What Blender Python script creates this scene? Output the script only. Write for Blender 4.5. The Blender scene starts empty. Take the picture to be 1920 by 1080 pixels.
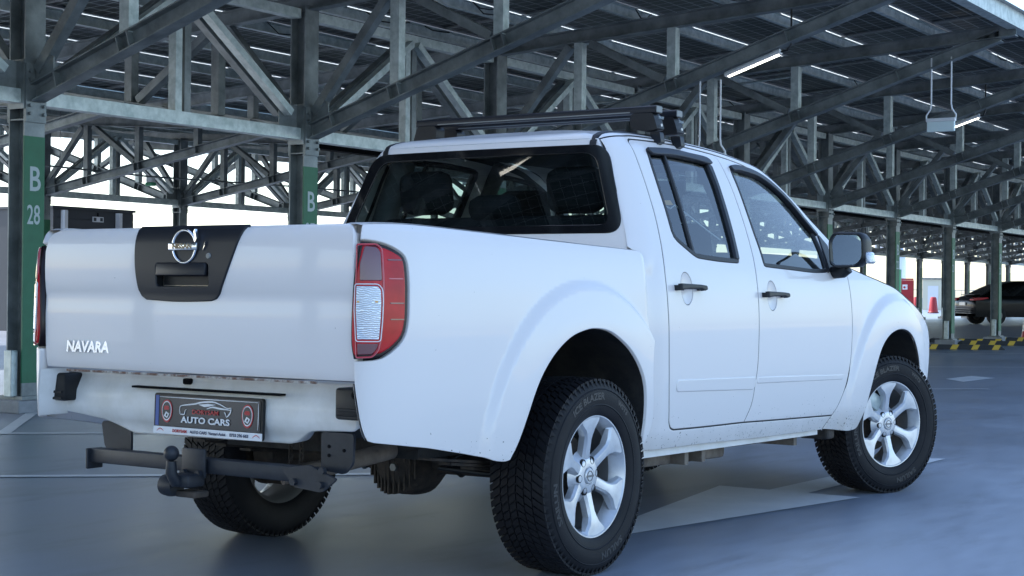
import bpy, bmesh, math, random
from mathutils import Vector, Matrix
from mathutils.geometry import delaunay_2d_cdt
random.seed(7)
PI = math.pi
sc = bpy.context.scene
COL = sc.collection

# ------------------------------------------------------------------ camera, sky, sun, exposure
CAM = (-5.2069, -4.0242, 1.0639)
YAW, PITCH, ROLL, FPX = math.radians(34.0106), math.radians(.1559), math.radians(-.555), 3007.2
cd = bpy.data.cameras.new('camera')
cam = bpy.data.objects.new('camera', cd)
COL.objects.link(cam)
fw = Vector((math.cos(YAW)*math.cos(PITCH), math.sin(YAW)*math.cos(PITCH), math.sin(PITCH)))
rt = Vector((math.sin(YAW), -math.cos(YAW), 0))
up = rt.cross(fw)
c_, s_ = math.cos(ROLL), math.sin(ROLL)
r2 = c_*rt - s_*up
u2 = s_*rt + c_*up
cam.matrix_world = Matrix(((r2.x, u2.x, -fw.x, CAM[0]), (r2.y, u2.y, -fw.y, CAM[1]), (r2.z, u2.z, -fw.z, CAM[2]), (0, 0, 0, 1)))
cd.sensor_fit = 'HORIZONTAL'
cd.sensor_width = 36.0
cd.lens = FPX/1920*36
cd.clip_start = .1
cd.clip_end = 3000
sc.camera = cam

SUN_EL, SUN_AZ = math.radians(40), math.radians(97)      # azimuth measured from +X towards +Y
w = bpy.data.worlds.new('World')
sc.world = w
w.use_nodes = True
nt = w.node_tree
bg = nt.nodes['Background']
sky = nt.nodes.new('ShaderNodeTexSky')
sky.sky_type = 'NISHITA'
sky.sun_disc = False
sky.sun_elevation = SUN_EL
sky.sun_rotation = PI/2 - SUN_AZ
sky.air_density = 1.0
sky.dust_density = 1.0
sky.ozone_density = 2.4
nt.links.new(sky.outputs[0], bg.inputs[0])
bg.inputs[1].default_value = .13
sl = bpy.data.lights.new('sun', 'SUN')
sl.energy = 2.4
sl.angle = math.radians(.5)
sl.color = (1, .97, .93)
so = bpy.data.objects.new('sun', sl)
COL.objects.link(so)
sd = Vector((math.cos(SUN_EL)*math.cos(SUN_AZ), math.cos(SUN_EL)*math.sin(SUN_AZ), math.sin(SUN_EL)))
so.rotation_euler = sd.to_track_quat('Z', 'Y').to_euler()
so.location = sd*60
sc.view_settings.view_transform = 'Standard'
sc.view_settings.look = 'None'
sc.view_settings.exposure = 1.74
sc.view_settings.gamma = 1
sc.view_settings.use_curve_mapping = False

# ------------------------------------------------------------------ materials
def mat(name, col, rough=.5, metal=0., coat=0., spec=.5, **kw):
    m = bpy.data.materials.new(name)
    m.use_nodes = True
    b = m.node_tree.nodes['Principled BSDF']
    b.inputs['Base Color'].default_value = (*col, 1)
    b.inputs['Roughness'].default_value = rough
    b.inputs['Metallic'].default_value = metal
    b.inputs['Coat Weight'].default_value = coat
    b.inputs['Coat Roughness'].default_value = kw.get('coat_rough', .03)
    b.inputs['Specular IOR Level'].default_value = spec
    if 'emit' in kw:
        b.inputs['Emission Color'].default_value = (*kw['emit'], 1)
        b.inputs['Emission Strength'].default_value = kw.get('estr', 1)
    return m
def N(m, t, **kw):
    n = m.node_tree.nodes.new(t)
    for k, v in kw.items():
        if k.startswith('i_'):
            n.inputs[k[2:]].default_value = v
        else:
            setattr(n, k, v)
    return n
def L(m, a, ao, b, bi): m.node_tree.links.new(a.outputs[ao], b.inputs[bi])
def noisy(m, c1, c2, scale=6, detail=6, lo=.35, hi=.65, bump=0., bscale=60, coords='Object', stretch=None, rough=None):
    """mottle a material between two colours with a noise, optionally bump and vary roughness"""
    b = m.node_tree.nodes['Principled BSDF']
    tc = N(m, 'ShaderNodeTexCoord')
    src, so_ = tc, coords
    if stretch:
        mp = N(m, 'ShaderNodeMapping')
        mp.inputs['Scale'].default_value = stretch
        L(m, tc, coords, mp, 'Vector')
        src, so_ = mp, 'Vector'
    n = N(m, 'ShaderNodeTexNoise', i_Scale=scale, i_Detail=detail)
    n.inputs['Roughness'].default_value = .62
    L(m, src, so_, n, 'Vector')
    r = N(m, 'ShaderNodeValToRGB')
    r.color_ramp.elements[0].position = lo
    r.color_ramp.elements[1].position = hi
    r.color_ramp.elements[0].color = (*c1, 1)
    r.color_ramp.elements[1].color = (*c2, 1)
    L(m, n, 'Fac', r, 'Fac')
    L(m, r, 'Color', b, 'Base Color')
    if bump:
        n2 = N(m, 'ShaderNodeTexNoise', i_Scale=bscale, i_Detail=4)
        L(m, tc, coords, n2, 'Vector')
        bp_ = N(m, 'ShaderNodeBump', i_Strength=bump, i_Distance=.01)
        L(m, n2, 'Fac', bp_, 'Height')
        L(m, bp_, 'Normal', b, 'Normal')
    if rough:
        mr = N(m, 'ShaderNodeMapRange')
        mr.inputs['To Min'].default_value, mr.inputs['To Max'].default_value = rough
        L(m, n, 'Fac', mr, 'Value')
        L(m, mr, 'Result', b, 'Roughness')
    return m, r, tc

M = {}
# white body paint: gloss clear coat, a little road dirt specks low on the panels
m = M['paint'] = mat('white_paint', (.81, .757, .722), .35, coat=.55, spec=.4)
b = m.node_tree.nodes['Principled BSDF']
geo = N(m, 'ShaderNodeTexCoord')
n1 = N(m, 'ShaderNodeTexNoise', i_Scale=95., i_Detail=2)
L(m, geo, 'Object', n1, 'Vector')
sx = N(m, 'ShaderNodeSeparateXYZ')
L(m, geo, 'Object', sx, 'Vector')
zr = N(m, 'ShaderNodeMapRange')
zr.inputs['From Min'].default_value, zr.inputs['From Max'].default_value = .40, .66
zr.inputs['To Min'].default_value, zr.inputs['To Max'].default_value = .655, .80
L(m, sx, 'Z', zr, 'Value')
gt = N(m, 'ShaderNodeMath', operation='GREATER_THAN')
L(m, n1, 'Fac', gt, 0)
L(m, zr, 'Result', gt, 1)
n3 = N(m, 'ShaderNodeTexNoise', i_Scale=5., i_Detail=5)
L(m, geo, 'Object', n3, 'Vector')
zr2 = N(m, 'ShaderNodeMapRange')
zr2.inputs['From Min'].default_value, zr2.inputs['From Max'].default_value = .50, .40
zr2.inputs['To Min'].default_value, zr2.inputs['To Max'].default_value = 0, .9
L(m, sx, 'Z', zr2, 'Value')
ml = N(m, 'ShaderNodeMath', operation='MULTIPLY')
L(m, n3, 'Fac', ml, 0)
L(m, zr2, 'Result', ml, 1)
mx = N(m, 'ShaderNodeMix', data_type='RGBA')
mx.inputs[6].default_value = (.81, .757, .722, 1)
mx.inputs[7].default_value = (.42, .39, .33, 1)
L(m, ml, 0, mx, 0)
mx2 = N(m, 'ShaderNodeMix', data_type='RGBA')
mx2.inputs[7].default_value = (.16, .14, .11, 1)
L(m, gt, 0, mx2, 0)
L(m, mx, 2, mx2, 6)
L(m, mx2, 2, b, 'Base Color')

m = M['valance'] = mat('dusty_white_paint', (.70, .69, .65), .45, coat=.2)
noisy(m, (.70, .67, .61), (.83, .80, .76), 7, 6, .3, .6)
M['plastic'] = mat('black_plastic', (.011, .012, .014), .45, spec=.35)
noisy(M['plastic'], (.008, .009, .011), (.015, .016, .018), 14, bump=.06, bscale=700)
M['satin'] = mat('satin_dark_trim', (.011, .013, .018), .4, spec=.4)
M['rubber'] = mat('tyre_rubber', (.008, .008, .010), .6, spec=.25)
noisy(M['rubber'], (.006, .006, .008), (.012, .012, .014), 9, bump=.10, bscale=300)
M['rubtext'] = mat('raised_rubber', (.016, .017, .020), .42)
M['seal'] = mat('rubber_seal', (.010, .010, .011), .5)
M['chrome'] = mat('chrome', (.82, .83, .85), .16, 1.)
M['alloy'] = mat('silver_alloy', (.62, .63, .65), .34, .55, coat=.3)
noisy(M['alloy'], (.50, .50, .51), (.66, .67, .69), 11, 6, .3, .55)
M['barrel'] = mat('dark_alloy', (.20, .20, .20), .5, .4)  # alloy darkened in colour for the shade behind the spokes
M['iron'] = mat('rusty_cast_iron', (.05, .042, .035), .8)
noisy(M['iron'], (.030, .026, .023), (.085, .065, .05), 14, 6, .35, .7, bump=.3, bscale=90)
M['chassis'] = mat('dirty_chassis_black', (.022, .022, .022), .75)
noisy(M['chassis'], (.014, .014, .015), (.045, .040, .034), 9, 6, .4, .75, bump=.2, bscale=80)
M['mud'] = mat('road_dirt_on_steel', (.15, .12, .09), .9)
noisy(M['mud'], (.09, .07, .055), (.22, .18, .14), 10, 6, bump=.2, bscale=70)
M['hitch'] = mat('dark_hitch_paint', (.016, .019, .025), .5)
noisy(M['hitch'], (.012, .015, .021), (.024, .027, .034), 12, bump=.05, bscale=200)
M['steel_bare'] = mat('bare_steel', (.45, .45, .46), .35, .9)
M['rust'] = mat('rust_edge', (.20, .10, .06), .85)
noisy(M['rust'], (.55, .50, .44), (.17, .09, .06), 30, 6, .40, .56)
M['dark'] = mat('dark_void', (.008, .008, .009), .9, spec=.1)
M['cloth'] = mat('dark_seat_cloth', (.022, .023, .026), .95, spec=.15)
noisy(M['cloth'], (.017, .018, .020), (.030, .031, .034), 30, bump=.2, bscale=600)
M['beige'] = mat('beige_door_trim', (.34, .28, .19), .7)
M['headliner'] = mat('grey_headliner', (.16, .16, .16), .95, spec=.1)
M['white_print'] = mat('white_print', (.80, .80, .81), .4)
M['black_print'] = mat('black_gloss_print', (.012, .013, .015), .14, spec=.6)
M['navy_print'] = mat('navy_print', (.03, .05, .11), .4)
M['red_print'] = mat('red_print', (.45, .02, .03), .4)
M['blue_print'] = mat('blue_print', (.02, .08, .32), .35)
M['orange_print'] = mat('orange_sticker', (.8, .40, .08), .5)

def glass(name, tint, ior=1.5, rough=0.):
    m = bpy.data.materials.new(name)
    m.use_nodes = True
    t = m.node_tree
    t.nodes.remove(t.nodes['Principled BSDF'])
    out = t.nodes['Material Output']
    tr = N(m, 'ShaderNodeBsdfTransparent')
    tr.inputs['Color'].default_value = (*tint, 1)
    gl = N(m, 'ShaderNodeBsdfGlossy')
    gl.inputs['Roughness'].default_value = rough
    fr = N(m, 'ShaderNodeFresnel', i_IOR=ior)
    # seen from inside, the node would divide by the index: hand it the inverse there
    ge = N(m, 'ShaderNodeNewGeometry')
    io = N(m, 'ShaderNodeMath', operation='MULTIPLY_ADD')
    io.inputs[1].default_value, io.inputs[2].default_value = 1/ior-ior, ior
    L(m, ge, 'Backfacing', io, 0)
    L(m, io, 0, fr, 'IOR')
    # two faces of a pane reflect about twice as much as one
    k = N(m, 'ShaderNodeMath', operation='MULTIPLY', use_clamp=True)
    k.inputs[1].default_value = 1.7
    L(m, fr, 0, k, 0)
    mix = N(m, 'ShaderNodeMixShader')
    L(m, k, 0, mix, 0)
    L(m, tr, 0, mix, 1)
    L(m, gl, 0, mix, 2)
    L(m, mix, 0, out, 'Surface')
    return m
M['glass'] = glass('door_glass', (.55, .62, .62))
M['rearglass'] = glass('tinted_rear_glass', (.50, .58, .57))
M['shield'] = glass('windscreen_glass', (.78, .84, .82))
M['frit'] = mat('black_ceramic_frit', (.008, .008, .009), .06, spec=.6)
M['lens_red'] = mat('red_lamp_lens', (.50, .008, .015), .2, coat=.2, spec=.25)
m = M['lens_red']
noisy(m, (.42, .006, .012), (.58, .010, .018), 9, 3, .35, .65)
M['lens_darkred'] = mat('dark_red_lens', (.13, .022, .032), .06, coat=1.)
M['lens_rim'] = mat('lamp_outline_red', (.55, .05, .07), .15, coat=1.)
M['lamp_black'] = mat('lamp_housing_black', (.012, .005, .006), .3, coat=.1, spec=.3)
# ribbed clear lens over a chrome reflector
m = M['lens_clear'] = mat('ribbed_clear_lens', (.45, .47, .5), .12, .6, coat=1.)
b = m.node_tree.nodes['Principled BSDF']
tc = N(m, 'ShaderNodeTexCoord')
wv = N(m, 'ShaderNodeTexWave', bands_direction='Z', i_Scale=46., i_Distortion=7.)
wv.inputs['Detail'].default_value = 2.
L(m, tc, 'Object', wv, 'Vector')
rp = N(m, 'ShaderNodeValToRGB')
rp.color_ramp.elements[0].color = (.42, .44, .47, 1)
rp.color_ramp.elements[1].color = (.70, .73, .77, 1)
L(m, wv, 'Fac', rp, 'Fac')
L(m, rp, 'Color', b, 'Base Color')
bm_ = N(m, 'ShaderNodeBump', i_Strength=.25, i_Distance=.003)
L(m, wv, 'Fac', bm_, 'Height')
L(m, bm_, 'Normal', b, 'Normal')
M['lens_amber'] = mat('amber_bulb', (.75, .42, .15), .3)
M['mirror'] = mat('mirror_glass', (.85, .88, .88), .02, 1.)

# steelwork: one galvanised steel in a shaded and a sky-lit tone
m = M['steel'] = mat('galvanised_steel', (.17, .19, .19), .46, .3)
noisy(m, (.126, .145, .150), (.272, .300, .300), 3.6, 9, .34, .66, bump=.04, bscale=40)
m = M['galv_lit'] = mat('lit_galvanised_steel', (.42, .47, .45), .42, .25)
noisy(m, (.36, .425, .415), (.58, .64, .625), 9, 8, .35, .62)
M['bolt'] = mat('dull_bolt', (.22, .23, .23), .5, .6)
M['green'] = mat('green_column_paint', (.014, .135, .062), .5)
noisy(M['green'], (.012, .120, .054), (.017, .150, .070), 5)
M['stencil'] = mat('stencil_grey_paint', (.46, .52, .52), .6)
M['stencil_dim'] = mat('dim_stencil_paint', (.17, .27, .22), .6)
m = M['concrete'] = mat('plinth_concrete', (.26, .27, .28), .85)
noisy(m, (.22, .23, .24), (.31, .32, .33), 6, 8, bump=.15, bscale=50)
# photovoltaic panel: dark cells, fine pale grid printed on the sheet
m = M['pv'] = mat('photovoltaic_sheet', (.012, .015, .02), .32, spec=.3)
b = m.node_tree.nodes['Principled BSDF']
tc = N(m, 'ShaderNodeTexCoord')
sx = N(m, 'ShaderNodeSeparateXYZ')
L(m, tc, 'Object', sx, 'Vector')
def lines(axis, period, width):
    a = N(m, 'ShaderNodeMath', operation='PINGPONG')
    a.inputs[1].default_value = period/2
    L(m, sx, axis, a, 0)
    c = N(m, 'ShaderNodeMath', operation='LESS_THAN')
    c.inputs[1].default_value = width/2
    L(m, a, 0, c, 0)
    return c
la, lb = lines('X', .175, .012), lines('Y', .182, .012)
mxm = N(m, 'ShaderNodeMath', operation='MAXIMUM')
L(m, la, 0, mxm, 0)
L(m, lb, 0, mxm, 1)
mc = N(m, 'ShaderNodeMix', data_type='RGBA')
mc.inputs[6].default_value = (.004, .006, .008, 1)
mc.inputs[7].default_value = (.40, .44, .44, 1)
L(m, mxm, 0, mc, 0)
L(m, mc, 2, b, 'Base Color')
M['pvframe'] = mat('aluminium_panel_frame', (.30, .31, .31), .4, .5)
# translucent strips added in place of open gaps: bright below, no sun streaks
m = M['strip'] = bpy.data.materials.new('translucent_gap_strip')
m.use_nodes = True
m.node_tree.nodes.remove(m.node_tree.nodes['Principled BSDF'])
tl = N(m, 'ShaderNodeBsdfTranslucent')
tl.inputs['Color'].default_value = (.85, .9, .92, 1)
L(m, tl, 0, m.node_tree.nodes['Material Output'], 'Surface')

# deck coating
m = M['deck'] = mat('grey_deck_coating', (.13, .14, .155), .5, coat=.40, coat_rough=.46, spec=.5)
b = m.node_tree.nodes['Principled BSDF']
tc = N(m, 'ShaderNodeTexCoord')
na = N(m, 'ShaderNodeTexNoise', i_Scale=.35, i_Detail=6)
nb = N(m, 'ShaderNodeTexNoise', i_Scale=7., i_Detail=8)
mp = N(m, 'ShaderNodeMapping')
mp.inputs['Rotation'].default_value = (0, 0, .75)
mp.inputs['Scale'].default_value = (.45, 1.8, 1)
L(m, tc, 'Object', na, 'Vector')
L(m, tc, 'Object', mp, 'Vector')
L(m, mp, 'Vector', nb, 'Vector')
ad = N(m, 'ShaderNodeMath', operation='MULTIPLY_ADD')
ad.inputs[1].default_value = .55
L(m, nb, 'Fac', ad, 0)
L(m, na, 'Fac', ad, 2)
rp = N(m, 'ShaderNodeValToRGB')
rp.color_ramp.elements[0].position, rp.color_ramp.elements[1].position = .56, .98
rp.color_ramp.elements[0].color = (.165, .195, .245, 1)
rp.color_ramp.elements[1].color = (.285, .320, .380, 1)
L(m, ad, 0, rp, 'Fac')
st1 = N(m, 'ShaderNodeTexNoise', i_Scale=1.1, i_Detail=9)
st1.inputs['Roughness'].default_value = .7
mp2 = N(m, 'ShaderNodeMapping')
mp2.inputs['Rotation'].default_value = (0, 0, -.62)
mp2.inputs['Scale'].default_value = (.55, 1.9, 1)
L(m, tc, 'Object', mp2, 'Vector')
L(m, mp2, 'Vector', st1, 'Vector')
sr = N(m, 'ShaderNodeMapRange')
sr.inputs['From Min'].default_value, sr.inputs['From Max'].default_value = .52, .66
sr.inputs['To Min'].default_value, sr.inputs['To Max'].default_value = 0., .42
L(m, st1, 'Fac', sr, 'Value')
mxs = N(m, 'ShaderNodeMix', data_type='RGBA')
mxs.inputs[7].default_value = (.075, .085, .100, 1)
L(m, sr, 'Result', mxs, 0)
L(m, rp, 'Color', mxs, 6)
vo = N(m, 'ShaderNodeTexVoronoi', i_Scale=2.2)
L(m, tc, 'Object', vo, 'Vector')
vn = N(m, 'ShaderNodeTexNoise', i_Scale=14., i_Detail=3)
L(m, tc, 'Object', vn, 'Vector')
vt = N(m, 'ShaderNodeMath', operation='MULTIPLY_ADD')
vt.inputs[1].default_value = .10
L(m, vn, 'Fac', vt, 0)
L(m, vo, 'Distance', vt, 2)
vl = N(m, 'ShaderNodeMath', operation='LESS_THAN')
vl.inputs[1].default_value = .072
L(m, vt, 0, vl, 0)
vk = N(m, 'ShaderNodeMath', operation='MULTIPLY')
vk.inputs[1].default_value = .45
L(m, vl, 0, vk, 0)
mxv = N(m, 'ShaderNodeMix', data_type='RGBA')
mxv.inputs[7].default_value = (.045, .048, .054, 1)
L(m, vk, 0, mxv, 0)
L(m, mxs, 2, mxv, 6)
L(m, mxv, 2, b, 'Base Color')
mr = N(m, 'ShaderNodeMapRange')
mr.inputs['From Min'].default_value, mr.inputs['From Max'].default_value = .5, 1.
mr.inputs['To Min'].default_value, mr.inputs['To Max'].default_value = .28, .46
L(m, ad, 0, mr, 'Value')
L(m, mr, 'Result', b, 'Roughness')
nc = N(m, 'ShaderNodeTexNoise', i_Scale=160., i_Detail=3)
L(m, tc, 'Object', nc, 'Vector')
bu = N(m, 'ShaderNodeBump', i_Strength=.12, i_Distance=.004)
L(m, nc, 'Fac', bu, 'Height')
L(m, bu, 'Normal', b, 'Normal')
m = M['road_white'] = mat('worn_white_marking', (.50, .52, .53), .5, coat=.6, coat_rough=.4)
noisy(m, (.60, .63, .66), (.76, .78, .80), 2.5, 8, .3, .7)
M['wall_dark'] = mat('dark_cladding', (.045, .05, .058), .55)
M['tan'] = mat('tan_render', (.50, .44, .34), .85)
noisy(M['tan'], (.45, .40, .31), (.54, .48, .38), .6, 8)
M['cream'] = mat('cream_render', (.62, .60, .48), .8)
M['white_metal'] = mat('white_painted_metal', (.68, .70, .72), .4)
M['red_metal'] = mat('red_painted_metal', (.36, .022, .03), .45)
M['yellow'] = mat('yellow_reflective_paint', (.62, .40, .03), .5)
M['black_rubber'] = mat('black_rubber_block', (.022, .024, .026), .7)
M['rail_grey'] = mat('grey_railing_paint', (.33, .36, .38), .5)
M['car_black'] = mat('black_car_paint', (.003, .0035, .004), .22, coat=.0, spec=.18)
M['car_glass'] = mat('dark_car_glass', (.01, .012, .014), .04, spec=.8)
M['led'] = mat('lit_led_tube', (.9, .9, .85), .4, emit=(1, .96, .84), estr=2.2)
M['acryl'] = mat('frosted_sign_acrylic', (.62, .74, .74), .3)
M['exit_green'] = mat('green_exit_sign', (.03, .30, .14), .4)
M['cable'] = mat('black_cable', (.012, .012, .013), .5)
M['white_cable'] = mat('white_cable', (.75, .75, .75), .4)
M['duct'] = mat('bright_duct_metal', (.72, .74, .76), .35, .5)

# ------------------------------------------------------------------ mesh helpers
def link(o, parent=None):
    COL.objects.link(o)
    if parent is not None: o.parent = parent
    return o
def tag(o, label=None, cat=None, group=None, kind=None):
    if label: o['label'] = label
    if cat: o['category'] = cat
    if group: o['group'] = group
    if kind: o['kind'] = kind
    return o
def empty(name, loc=(0, 0, 0), rz=0., label=None, cat=None, group=None):
    o = bpy.data.objects.new(name, None)
    o.empty_display_size = .3
    link(o)
    o.location = loc
    o.rotation_euler = (0, 0, rz)
    return tag(o, label, cat, group)
class MB:
    """collects vertices and faces for ONE mesh object"""
    def __init__(s): s.v, s.f, s.mi, s.nrm = [], [], [], None
    def add(s, vs, fs, mi=0):
        k = len(s.v)
        s.v += [tuple(p) for p in vs]
        s.f += [tuple(i+k for i in f) for f in fs]
        s.mi += [mi]*len(fs)
        return s
    def box(s, c, d, R=None, mi=0, bev=0.):
        x, y, z = d[0]/2, d[1]/2, d[2]/2
        if bev:
            e = bev
            vs, idx = [], {}
            bm = bmesh.new()
            bmesh.ops.create_cube(bm, size=1)
            for v in bm.verts: v.co = Vector((v.co.x*d[0], v.co.y*d[1], v.co.z*d[2]))
            bmesh.ops.bevel(bm, geom=bm.edges[:], offset=e, segments=2, affect='EDGES', profile=.5)
            bm.verts.index_update()
            vs = [v.co.copy() for v in bm.verts]
            fs = [[v.index for v in f.verts] for f in bm.faces]
            bm.free()
        else:
            vs = [Vector(p) for p in ((-x, -y, -z), (x, -y, -z), (x, y, -z), (-x, y, -z), (-x, -y, z), (x, -y, z), (x, y, z), (-x, y, z))]
            fs = [(3, 2, 1, 0), (4, 5, 6, 7), (0, 1, 5, 4), (1, 2, 6, 5), (2, 3, 7, 6), (3, 0, 4, 7)]
        c = Vector(c)
        vs = [(R @ v if R else v)+c for v in vs]
        return s.add(vs, fs, mi)
    def extr(s, sec, p0, p1, upv=(0, 0, 1), mi=0, cap=True):
        """section [(a,b)] (a across, b along up) swept from p0 to p1"""
        p0, p1 = Vector(p0), Vector(p1)
        d = (p1-p0).normalized()
        a = d.cross(Vector(upv))
        if a.length < 1e-4: a = d.cross(Vector((1, 0, 0)))
        a.normalize()
        u = a.cross(d)
        n = len(sec)
        vs = [p0+a*q[0]+u*q[1] for q in sec]+[p1+a*q[0]+u*q[1] for q in sec]
        fs = [(i, (i+1) % n, n+(i+1) % n, n+i) for i in range(n)]
        if cap: fs += [tuple(range(n-1, -1, -1)), tuple(range(n, 2*n))]
        return s.add(vs, fs, mi)
    def bar(s, p0, p1, wd, ht, upv=(0, 0, 1), mi=0):
        return s.extr([(-wd/2, -ht/2), (wd/2, -ht/2), (wd/2, ht/2), (-wd/2, ht/2)], p0, p1, upv, mi)
    def ibeam(s, p0, p1, b, h, tf=.012, tw=.009, upv=(0, 0, 1), mi=0):
        x, y, t = b/2, h/2, tw/2
        return s.extr([(-x, -y), (x, -y), (x, -y+tf), (t, -y+tf), (t, y-tf), (x, y-tf), (x, y), (-x, y), (-x, y-tf), (-t, y-tf), (-t, -y+tf), (-x, -y+tf)], p0, p1, upv, mi)
    def tube(s, pts, r, n=10, mi=0, cap=True):
        pts = [Vector(p) for p in pts]
        rs = r if isinstance(r, (list, tuple)) else [r]*len(pts)
        k0 = len(s.v)
        prev = None
        vs = []
        for i, p in enumerate(pts):
            d = (pts[min(i+1, len(pts)-1)]-pts[max(i-1, 0)]).normalized()
            if prev is None:
                a = d.cross(Vector((0, 0, 1)))
                if a.length < 1e-3: a = d.cross(Vector((1, 0, 0)))
            else:
                a = prev - d*prev.dot(d)
            a.normalize()
            prev = a
            b = d.cross(a)
            vs += [p+(a*math.cos(2*PI*j/n)+b*math.sin(2*PI*j/n))*rs[i] for j in range(n)]
        fs = []
        for i in range(len(pts)-1):
            for j in range(n):
                fs.append((i*n+j, i*n+(j+1) % n, (i+1)*n+(j+1) % n, (i+1)*n+j))
        if cap:
            fs += [tuple(range(n-1, -1, -1)), tuple(range((len(pts)-1)*n, len(pts)*n))]
        return s.add(vs, fs, mi)
    def lathe(s, prof, c, axis, n=48, mi=0, ang=2*PI):
        """profile [(r, t)] turned about axis through c"""
        ax = Vector(axis).normalized()
        e1 = ax.cross(Vector((0, 0, 1)))
        if e1.length < 1e-3: e1 = Vector((1, 0, 0))
        e1.normalize()
        e2 = ax.cross(e1)
        c = Vector(c)
        m_ = len(prof)
        vs = []
        for j in range(n):
            th = 2*PI*j/n
            dr = e1*math.cos(th)+e2*math.sin(th)
            vs += [c+dr*r+ax*t for r, t in prof]
        fs = []
        for j in range(n):
            j2 = (j+1) % n
            for i in range(m_-1):
                fs.append((j*m_+i, j2*m_+i, j2*m_+i+1, j*m_+i+1))
        return s.add(vs, fs, mi)
    def grid(s, rows, mi=0, close=False):
        nr, nc = len(rows), len(rows[0])
        vs = [p for r in rows for p in r]
        fs = []
        for i in range(nr-1):
            for j in range(nc-1 if not close else nc):
                fs.append((i*nc+j, i*nc+(j+1) % nc, (i+1)*nc+(j+1) % nc, (i+1)*nc+j))
        return s.add(vs, fs, mi)
    def prism(s, poly, F0, F1, mi=0):
        """closed 2D polygon mapped by F0 (front) and F1 (back)"""
        n = len(poly)
        vs = [F0(*q) for q in poly]+[F1(*q) for q in poly]
        fs = [tuple(range(n)), tuple(range(2*n-1, n-1, -1))]+[(i, n+i, n+(i+1) % n, (i+1) % n) for i in range(n)]
        return s.add(vs, fs, mi)
    def mesh(s, name, mats, smooth=None, fix=True):
        me = bpy.data.meshes.new(name)
        me.from_pydata(s.v, [], s.f)
        for mm in (mats if isinstance(mats, (list, tuple)) else [mats]): me.materials.append(mm)
        if len(set(s.mi)) > 1: me.polygons.foreach_set('material_index', s.mi)
        if fix:
            bm = bmesh.new()
            bm.from_mesh(me)
            bmesh.ops.recalc_face_normals(bm, faces=bm.faces[:])
            if smooth:
                for f in bm.faces: f.smooth = True
                for e in bm.edges:
                    if len(e.link_faces) == 2 and e.calc_face_angle(0) > smooth: e.smooth = False
            bm.to_mesh(me)
            bm.free()
        me.update()
        return me
    def build(s, name, mats, parent=None, smooth=None, fix=True):
        return link(bpy.data.objects.new(name, s.mesh(name, mats, smooth, fix)), parent)
def copy_tree(o, parent=None):
    c = o.copy()
    COL.objects.link(c)
    if parent is not None: c.parent = parent
    for ch in list(o.children): copy_tree(ch, c)
    return c
def text_mesh(body, size, depth=0., align='CENTER', res=3, sx=1., shear=0., bold=0.):
    cu = bpy.data.curves.new('lettering', 'FONT')
    cu.body = body
    cu.size = size
    cu.align_x = align
    cu.align_y = 'CENTER'
    cu.extrude = depth
    cu.resolution_u = res
    cu.shear = shear
    cu.offset = bold
    cu.space_character = 1.0
    ob = bpy.data.objects.new('lettering', cu)
    me = bpy.data.meshes.new_from_object(ob)
    bpy.data.objects.remove(ob)
    for v in me.vertices: v.co.x *= sx
    me.materials.clear()
    return me
def text(name, body, size, M4, mt, parent, depth=.002, **kw):
    me = text_mesh(body, size, depth, **kw)
    me.transform(M4)
    me.materials.append(mt)
    return link(bpy.data.objects.new(name, me), parent)
def frame4(o, ax, ay):
    ax, ay = Vector(ax).normalized(), Vector(ay).normalized()
    az = ax.cross(ay)
    return Matrix(((ax.x, ay.x, az.x, o[0]), (ax.y, ay.y, az.y, o[1]), (ax.z, ay.z, az.z, o[2]), (0, 0, 0, 1)))

# ------------------------------------------------------------------ the deck and its markings
AN = .02513404
EX, EY = Vector((math.cos(AN), math.sin(AN), 0)), Vector((-math.sin(AN), math.cos(AN), 0))
P0 = Vector((3.8903, 7.1695, 0))
SP = 3.6772
def cpt(i, yy=0., z=0.): return P0+EX*(i*SP)+EY*yy+Vector((0, 0, z))
ROWC, PHC, LIFT = 13.0, 3.13, .17

MB().add([(-600, -600, 0), (900, -600, 0), (900, 900, 0), (-600, 900, 0)], [(0, 1, 2, 3)]).build('deck_floor', M['deck'])
tag(bpy.data.objects['deck_floor'], kind='structure')
def marking(name, polys, z=.004):
    b = MB()
    for pl in polys: b.add([(x, y, z) for x, y in pl], [tuple(range(len(pl)))])
    o = b.build(name, M['road_white'])
    for p in o.data.polygons:
        if p.normal.z < 0: p.flip()
    return tag(o, kind='structure')
marking('direction_arrow', [[(.52, -.425), (2.82, -.83), (2.82, -.535), (5.08, -.515), (5.0, -.33), (2.82, -.31), (2.82, -.01)]])
marking('direction_arrow', [[(14.5, 2.48), (15.75, 2.47), (16.05, 2.88), (15.06, 2.90)]])
pol = []
du = Vector((-.669, .743, 0))
dv = Vector((.743, .669, 0))*.05
for k in (0, 1, 3, 5, 7, 9, 11):
    x5 = -.78+3.69*k
    a = Vector((x5, 5, 0))-du*((5-1.75)/.743)
    e = Vector((x5, 5, 0))+du*((7.0-5)/.743)
    pol.append([tuple((q)[:2]) for q in (a-dv, a+dv, e+dv, e-dv)])
marking('bay_lines', pol)
pol = []
for k in range(0, 2):
    a, e = Vector((2.36+k*SP, 5.52, 0)), Vector((3.85+k*SP, 7.0, 0))
    n = Vector((-.7, .7, 0))*.05
    pol.append([tuple(q[:2]) for q in (a-n, a+n, e+n, e-n)])
for k in range(4, 24):                                   # bays in front of the far row
    a = cpt(k, 7.5)
    e = a+Vector((3.2, 3.2, 0))
    n = Vector((-.7, .7, 0))*.05
    pol.append([tuple(q[:2]) for q in (a-n, a+n, e+n, e-n)])
marking('bay_lines', pol, .0035)

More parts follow.
